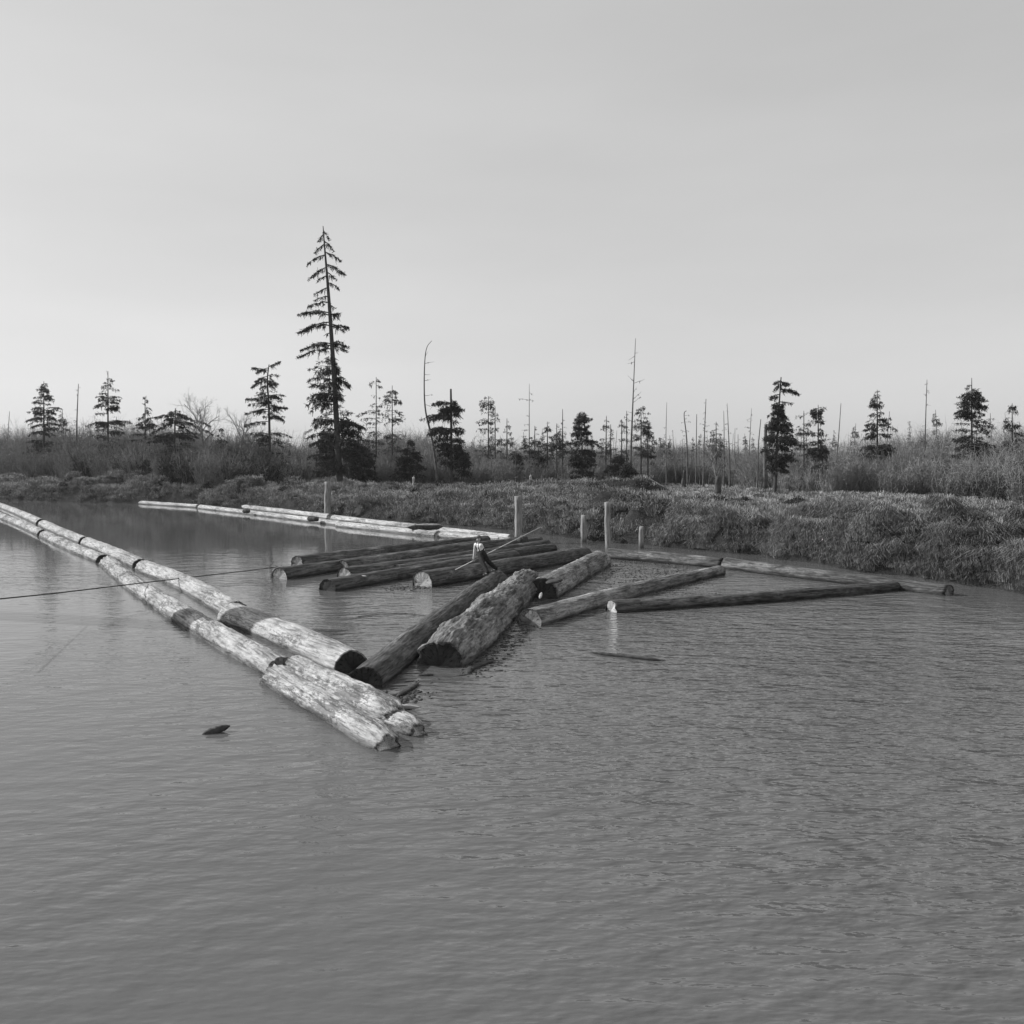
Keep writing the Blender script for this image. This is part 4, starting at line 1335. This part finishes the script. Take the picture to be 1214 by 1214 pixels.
# beyond the picture's sides: a few larger trees
sparse('tall open conifer far out on the left shore', 128, 440, 136, 20, seed=150, nb=95, dens=1.5, leaf='needles', wb=4.5)
sparse('medium conifer left of the arching dark one', 172, 470, 131, 15, seed=151, nb=70, dens=1.3, leaf='needles', wb=3.5)
sparse('broad conifer at the far left end of the shore', 52, 452, 144, 22, seed=152, nb=110, dens=1.6, leaf='needles', wb=4.5)
snag('bare snag over the far left shore', [(92, 570), (91, 510), (93, 455)], 141, 3, .6, 153, 12, 9)
sparse('tall conifer beyond the leaning snag on the right shore', 1040, 462, 106, 18, seed=154, nb=95, dens=1.5, leaf='needles', wb=4.5)
sparse('broad conifer at the far right end of the shore', 1152, 448, 96, 24, seed=155, nb=120, dens=1.6, leaf='needles', wb=5)
snag('bare snag over the far right shore', [(1096, 570), (1097, 510), (1099, 450)], 104, 3.2, .6, 156, 12, 9)
sparse('slim conifer between the right shore trees', 1200, 478, 100, 14, seed=157, nb=60, dens=1.3, leaf='needles', wb=3.5)


# stumps and stakes on the flat
def stump(label, u, vb, vt, wb, wt, mat, seed, zbase=None, spike=0.0, name='stump'):
    dep = 60.0
    for _ in range(60):                       # walk out until the ground is where the photo shows the foot
        p = D(u, vb, dep)
        if p.z < hz(p.x, p.y): break
        dep += 1.0
    s = FPX / dep
    p = D(u, vb, dep); z = hz(p.x, p.y) - .2
    h = (vb - vt) / s + .2
    root = empty(name, (p.x, p.y, z), label, 'stump')
    mb = MB()
    k = np.linspace(0, 1, 10)
    rad = (wb + (wt - wb) * k ** .6) / s / 2
    pts = np.stack([p.x + spike * k * h, np.full(10, p.y), z + k * h], 1)
    mb.tube(pts, rad, 14, True, .10, seed)
    # broken splinters on top
    for j in range(5):
        a = seed + j * 1.3
        q = pts[-1] + np.array([math.cos(a) * rad[-1] * .6, math.sin(a) * rad[-1] * .6, -.05])
        mb.tube([q, q + np.array([0, 0, .12 + .08 * (j % 3)])], [rad[-1] * .35, .01], 5)
    mb.build('trunk', M[mat], root, False)
    return root


stump('black burnt stump tapering to a point on the far meadow', 810, 580, 558, 9, 2.5, 'bark_bits', 1, spike=.05)
stump('stout broken stump under the bare sapling on the meadow', 851, 588, 566, 9, 6, 'trunk', 2)
stump('small white stake standing in the grass below the brush', 489, 579, 569, 3.4, 2.2, 'weathered', 3, spike=.12, name='stake')
stump('low rotten stump on the left bank above the boom', 282, 590, 578, 6, 5, 'trunk', 4)
stump('pale stub in the grass on the mound left of centre', 629, 572, 566, 3, 2.4, 'weathered', 5, name='stake')


def drift(label, u0, u1, v, mat='weathered', thick=.08):
    dep = 70.0
    um = (u0 + u1) / 2
    for _ in range(110):
        p = D(um, v, dep)
        if p.z < hz(p.x, p.y) + .25: break
        dep += 1
    a, b = D(u0, v + .5, dep), D(u1, v - .5, dep + 1.5)
    a.z = hz(a.x, a.y) + thick + .10
    b.z = min(hz(b.x, b.y), a.z + .3) + thick + .10
    log(label, a, b, thick, thick * .8, 'wood_boom', 'end_pale', 'end_pale', 0, int(u0), step=.4, seg=16, name='driftwood_log')


drift('bleached driftwood log lying on the far meadow right of the mound', 765, 800, 579.5)
drift('bleached driftwood log in the grass at the right edge of the meadow', 978, 1000, 589)


# ------------------------------------------------------------------ the worker
def remeshed(name, parts, mat, parent, voxel=.016, smooth_it=4):
    """parts: list of (p0, r0, p1, r1) tapered capsules, fused into one continuous surface"""
    mb = MB()
    for p0, r0, p1, r1 in parts:
        p0, p1 = np.array(p0, float), np.array(p1, float)
        L = np.linalg.norm(p1 - p0) + 1e-6
        ax = (p1 - p0) / L
        k = []
        R = []
        for t in np.linspace(-1, 0, 5)[:-1]:
            k.append(p0 + ax * r0 * t); R.append(max(r0 * math.sqrt(max(1 - t * t, 0)), .001))
        for t in np.linspace(0, 1, 7):
            k.append(p0 + ax * L * t); R.append(r0 + (r1 - r0) * t)
        for t in np.linspace(0, 1, 5)[1:]:
            k.append(p1 + ax * r1 * t); R.append(max(r1 * math.sqrt(max(1 - t * t, 0)), .001))
        mb.tube(k, R, 14, True)
    o = mb.build(name, mat)
    md = o.modifiers.new('r', 'REMESH'); md.mode = 'VOXEL'; md.voxel_size = voxel
    ms = o.modifiers.new('s', 'SMOOTH'); ms.iterations = smooth_it; ms.factor = .5
    dg = bpy.context.evaluated_depsgraph_get()
    me = bpy.data.meshes.new_from_object(o.evaluated_get(dg))
    old = o.data
    o.modifiers.clear()
    o.data = me
    bpy.data.meshes.remove(old)
    if not me.materials: me.materials.append(mat)
    me.polygons.foreach_set('use_smooth', np.ones(len(me.polygons), dtype=bool))
    me.transform(Matrix.Translation(-parent.location))
    o.parent = parent
    return o


# log that carries him: centre line at its far end
gA, gB = W(432, 813, .06), W(590, 687.5, .22)
gdir = (gB - gA).normalized()
def log_top(t_back):
    p = gB - gdir * t_back
    return Vector((p.x, p.y, p.z + .415))
footL = log_top(.50) + Vector((-.02, 0, 0))       # rear foot, viewer's right
footR = log_top(1.35) + Vector((-.20, 0, -.05))
DEP = footL.y
per = empty('person', (footR + footL) / 2, 'worker in white shirt, dark trousers and suspenders pushing a pike pole', 'person')
V3 = lambda u, v, dy=0.0: D(u, v, DEP + dy)
hipC = V3(570.3, 655.0, -.05)
face = Vector((-.78, -.62, 0)).normalized()
rt = Vector((face.y, -face.x, 0))                 # his right-hand side (viewer's left, far side)
rt = Vector((-.62, .78, 0)) * -1 if False else Vector((face.y * 1.0, -face.x, 0))
hipR, hipL = hipC + rt * .10, hipC - rt * .10
neck = V3(567.2, 644.4, -.02)
head = V3(567.6, 639.2, -.06)
shR, shL = neck + rt * .19 + Vector((0, 0, -.06)), neck - rt * .19 + Vector((0, 0, -.06))
pole0, pole1 = W(537.6, 676.6, .50), D(641, 625, DEP - 1.6)
def on_pole(u):
    a, b = pole0, pole1
    lo, hi = 0., 1.
    for _ in range(40):
        m = (lo + hi) / 2
        p = a.lerp(b, m)
        uu = 607 + p.x / ((p.y) * math.cos(PITCH) - (p.z - CAM_H) * math.sin(PITCH)) * FPX
        if uu < u: lo = m
        else: hi = m
    return a.lerp(b, lo)
handR = on_pole(561.3)
handL = on_pole(575.3)
ankR, ankL = footR + Vector((0, 0, .10)) - face * .03, footL + Vector((0, 0, .10)) - face * .03
kneeR = hipR.lerp(ankR, .5) + face * .05
kneeL = hipL.lerp(ankL, .5) + face * .06
def elbow(sh, ha, out, L1=.29, L2=.27):
    d = (ha - sh); dist = d.length
    if dist > L1 + L2 - .01: return sh.lerp(ha, .5)
    a = (L1 * L1 - L2 * L2 + dist * dist) / (2 * dist)
    h = math.sqrt(max(L1 * L1 - a * a, 0))
    dn = d.normalized(); o_ = (out - dn * out.dot(dn)).normalized()
    return sh + dn * a + o_ * h
def reach(sh, ha, mx=.56):
    d = ha - sh
    return ha
elR = elbow(shR, handR, -face + rt * .6)
elL = elbow(shL, handL, -face - rt * .5)
up = Vector((0, 0, 1))
body = []
chest = neck.lerp(hipC, .38); waist = neck.lerp(hipC, .72)
# trunk, neck, head
body += [(chest + rt * .07, .10, waist + rt * .05, .095), (chest - rt * .07, .10, waist - rt * .05, .095), (waist, .11, hipC, .115), (neck - up * .02, .055, neck.lerp(head, .6), .052)]
hd = (face * .9 + up * -.35).normalized()
body += [(head + up * .035 - face * .015, .088, head - up * .015 + face * .01, .082), (head - up * .05 + face * .03, .055, head - up * .075 + face * .055, .036)]
body += [(head + hd * .085, .016, head + hd * .10 - up * .022, .020)]              # nose
body += [(head + rt * .086 - face * .01 + up * .01, .014, head + rt * .088 - face * .012 - up * .025, .012), (head - rt * .086 - face * .01 + up * .01, .014, head - rt * .088 - face * .012 - up * .025, .012)]
for sh, el, ha in ((shR, elR, handR), (shL, elL, handL)):
    wr = el.lerp(ha, .86)
    body += [(sh, .058, el, .043), (el, .042, wr, .028), (wr, .030, ha.lerp(el, -.0), .034)]
for hp, kn, an, ft in ((hipR, kneeR, ankR, footR), (hipL, kneeL, ankL, footL)):
    body += [(hp, .085, kn, .058), (kn, .056, an, .040), (an, .042, ft + face * .12 + up * .04, .036)]
# fingers round the pole
pd = (pole1 - pole0).normalized()
for ha, el in ((handR, elR), (handL, elL)):
    arm = (ha - el).normalized()
    sd = pd.cross(arm).normalized()
    f2 = sd.cross(pd).normalized()
    for k, (off, ln) in enumerate(((-.034, .9), (-.011, 1.0), (.012, .95), (.034, .8))):
        b0 = ha + pd * off + sd * .030 + f2 * .010
        b1 = b0 + f2 * .030 * ln
        b2 = ha + pd * off - sd * .004 + f2 * .048 * ln
        b3 = ha + pd * off - sd * .030 + f2 * .020
        body += [(b0, .0095, b1, .009), (b1, .009, b2, .0085), (b2, .0085, b3, .008)]
    t0 = ha - pd * .03 - sd * .02 - f2 * .02
    body += [(t0, .012, t0 - pd * .028 - sd * .012 + f2 * .015, .011), (t0 - pd * .028 - sd * .012 + f2 * .015, .011, t0 - pd * .035 - sd * .005 + f2 * .04, .009)]
remeshed('body', body, M['skin'], per, .009, 2)
shirt = [(chest + rt * .075, .118, waist + rt * .05, .112), (chest - rt * .075, .118, waist - rt * .05, .112), (waist, .125, hipC + up * .05, .125), (shR - rt * .02, .075, shL + rt * .02, .075),
         (shR, .078, elR, .062), (elR, .060, elR.lerp(handR, .72), .045), (shL, .078, elL, .062), (elL, .060, elL.lerp(handL, .72), .045)]
remeshed('shirt', shirt, M['shirt'], per, .014, 3)
tr = [(hipC + up * .13, .135, hipC, .14), (hipC + up * .06, .135, hipC - up * .02, .14), (hipR, .13, kneeR, .10), (kneeR, .10, ankR + up * .03, .085), (hipL, .13, kneeL, .10), (kneeL, .10, ankL + up * .03, .085)]
remeshed('trousers', tr, M['trousers'], per, .014, 3)
for ft, an in ((footR, ankR), (footL, ankL)):
    remeshed('boot', [(an + up * .02, .058, ft - face * .03 + up * .05, .055), (ft - face * .04 + up * .048, .050, ft + face * .15 + up * .042, .045)], M['boot'], per, .012, 2)
# suspenders: two straps over the shoulders
for sg in (-1, 1):
    mb = MB()
    st = [hipC + rt * sg * .07 + face * .14 + up * .08, chest + rt * sg * .075 + face * .125, neck + rt * sg * .085 + up * .015 + face * .03, neck + rt * sg * .08 - face * .05 - up * .01, chest + rt * sg * .05 - face * .125, hipC + rt * sg * .02 - face * .13 + up * .08]
    mb.tube(curve_pts(st, 30), .016, 6)
    mb.build('suspender', M['trousers'], per, True)
remeshed('hair', [(head + up * .045 - face * .03, .090, head - up * .01 - face * .045, .080)], M['hair'], per, .012, 2)
remeshed('cap', [(head + up * .080 - face * .02, .092, head + up * .085 + face * .015, .086), (head + up * .072 + face * .06, .045, head + up * .062 + face * .12, .030)], M['cap'], per, .012, 2)
for sg in (-1, 1):
    mb = MB()
    e = head + face * .082 + rt * sg * .032 + up * .012
    mb.tube([e - face * .008, e, e + face * .006], [.004, .010, .004], 8)
    mb.build('eye', M['hair'], per, True)
mb = MB()
e = head + face * .088 - up * .055
mb.tube([e - rt * .022, e + face * .004, e + rt * .022], [.003, .005, .003], 6)
mb.build('mouth', M['boot'], per, True)

# pike pole: shaft, iron point and hook
pp = empty('pike_pole', pole0, 'long pale pike pole gripped by the worker, slanting up to the right', 'pike pole')
mb = MB(); mb.tube([pole0, pole0.lerp(pole1, .5), pole1], [.019, .022, .019], 10); mb.build('shaft', M['pole_wood'], pp, True)
mb = MB()
mb.tube([pole0 + pd * .1, pole0, pole0 - pd * .10, pole0 - pd * .2], [.028, .026, .012, .002], 8)
mb.build('iron_tip', M['iron'], pp, True)
print('verts', sum(len(m.vertices) for m in bpy.data.meshes))

# ------------------------------------------------------------------ the air: thin river haze
hzv = MB()
x0, x1, y0, y1, z0, z1 = -2500, 2500, -500, 2500, -4.0, 40.0
hzv.add([(x0, y0, z0), (x1, y0, z0), (x1, y1, z0), (x0, y1, z0), (x0, y0, z1), (x1, y0, z1), (x1, y1, z1), (x0, y1, z1)],
        [(0, 3, 2, 1), (4, 5, 6, 7), (0, 1, 5, 4), (1, 2, 6, 5), (2, 3, 7, 6), (3, 0, 4, 7)])
hm = bpy.data.materials.new('haze'); hm.use_nodes = True
ht = hm.node_tree; ht.nodes.clear()
pv = ht.nodes.new('ShaderNodeVolumePrincipled')
pv.inputs['Color'].default_value = (.92, .92, .92, 1)
pv.inputs['Density'].default_value = 0.00014
pv.inputs['Anisotropy'].default_value = 0.2
ho = ht.nodes.new('ShaderNodeOutputMaterial')
ht.links.new(pv.outputs[0], ho.inputs['Volume'])
hob = hzv.build('haze', hm)
tag(hob, kind='stuff')
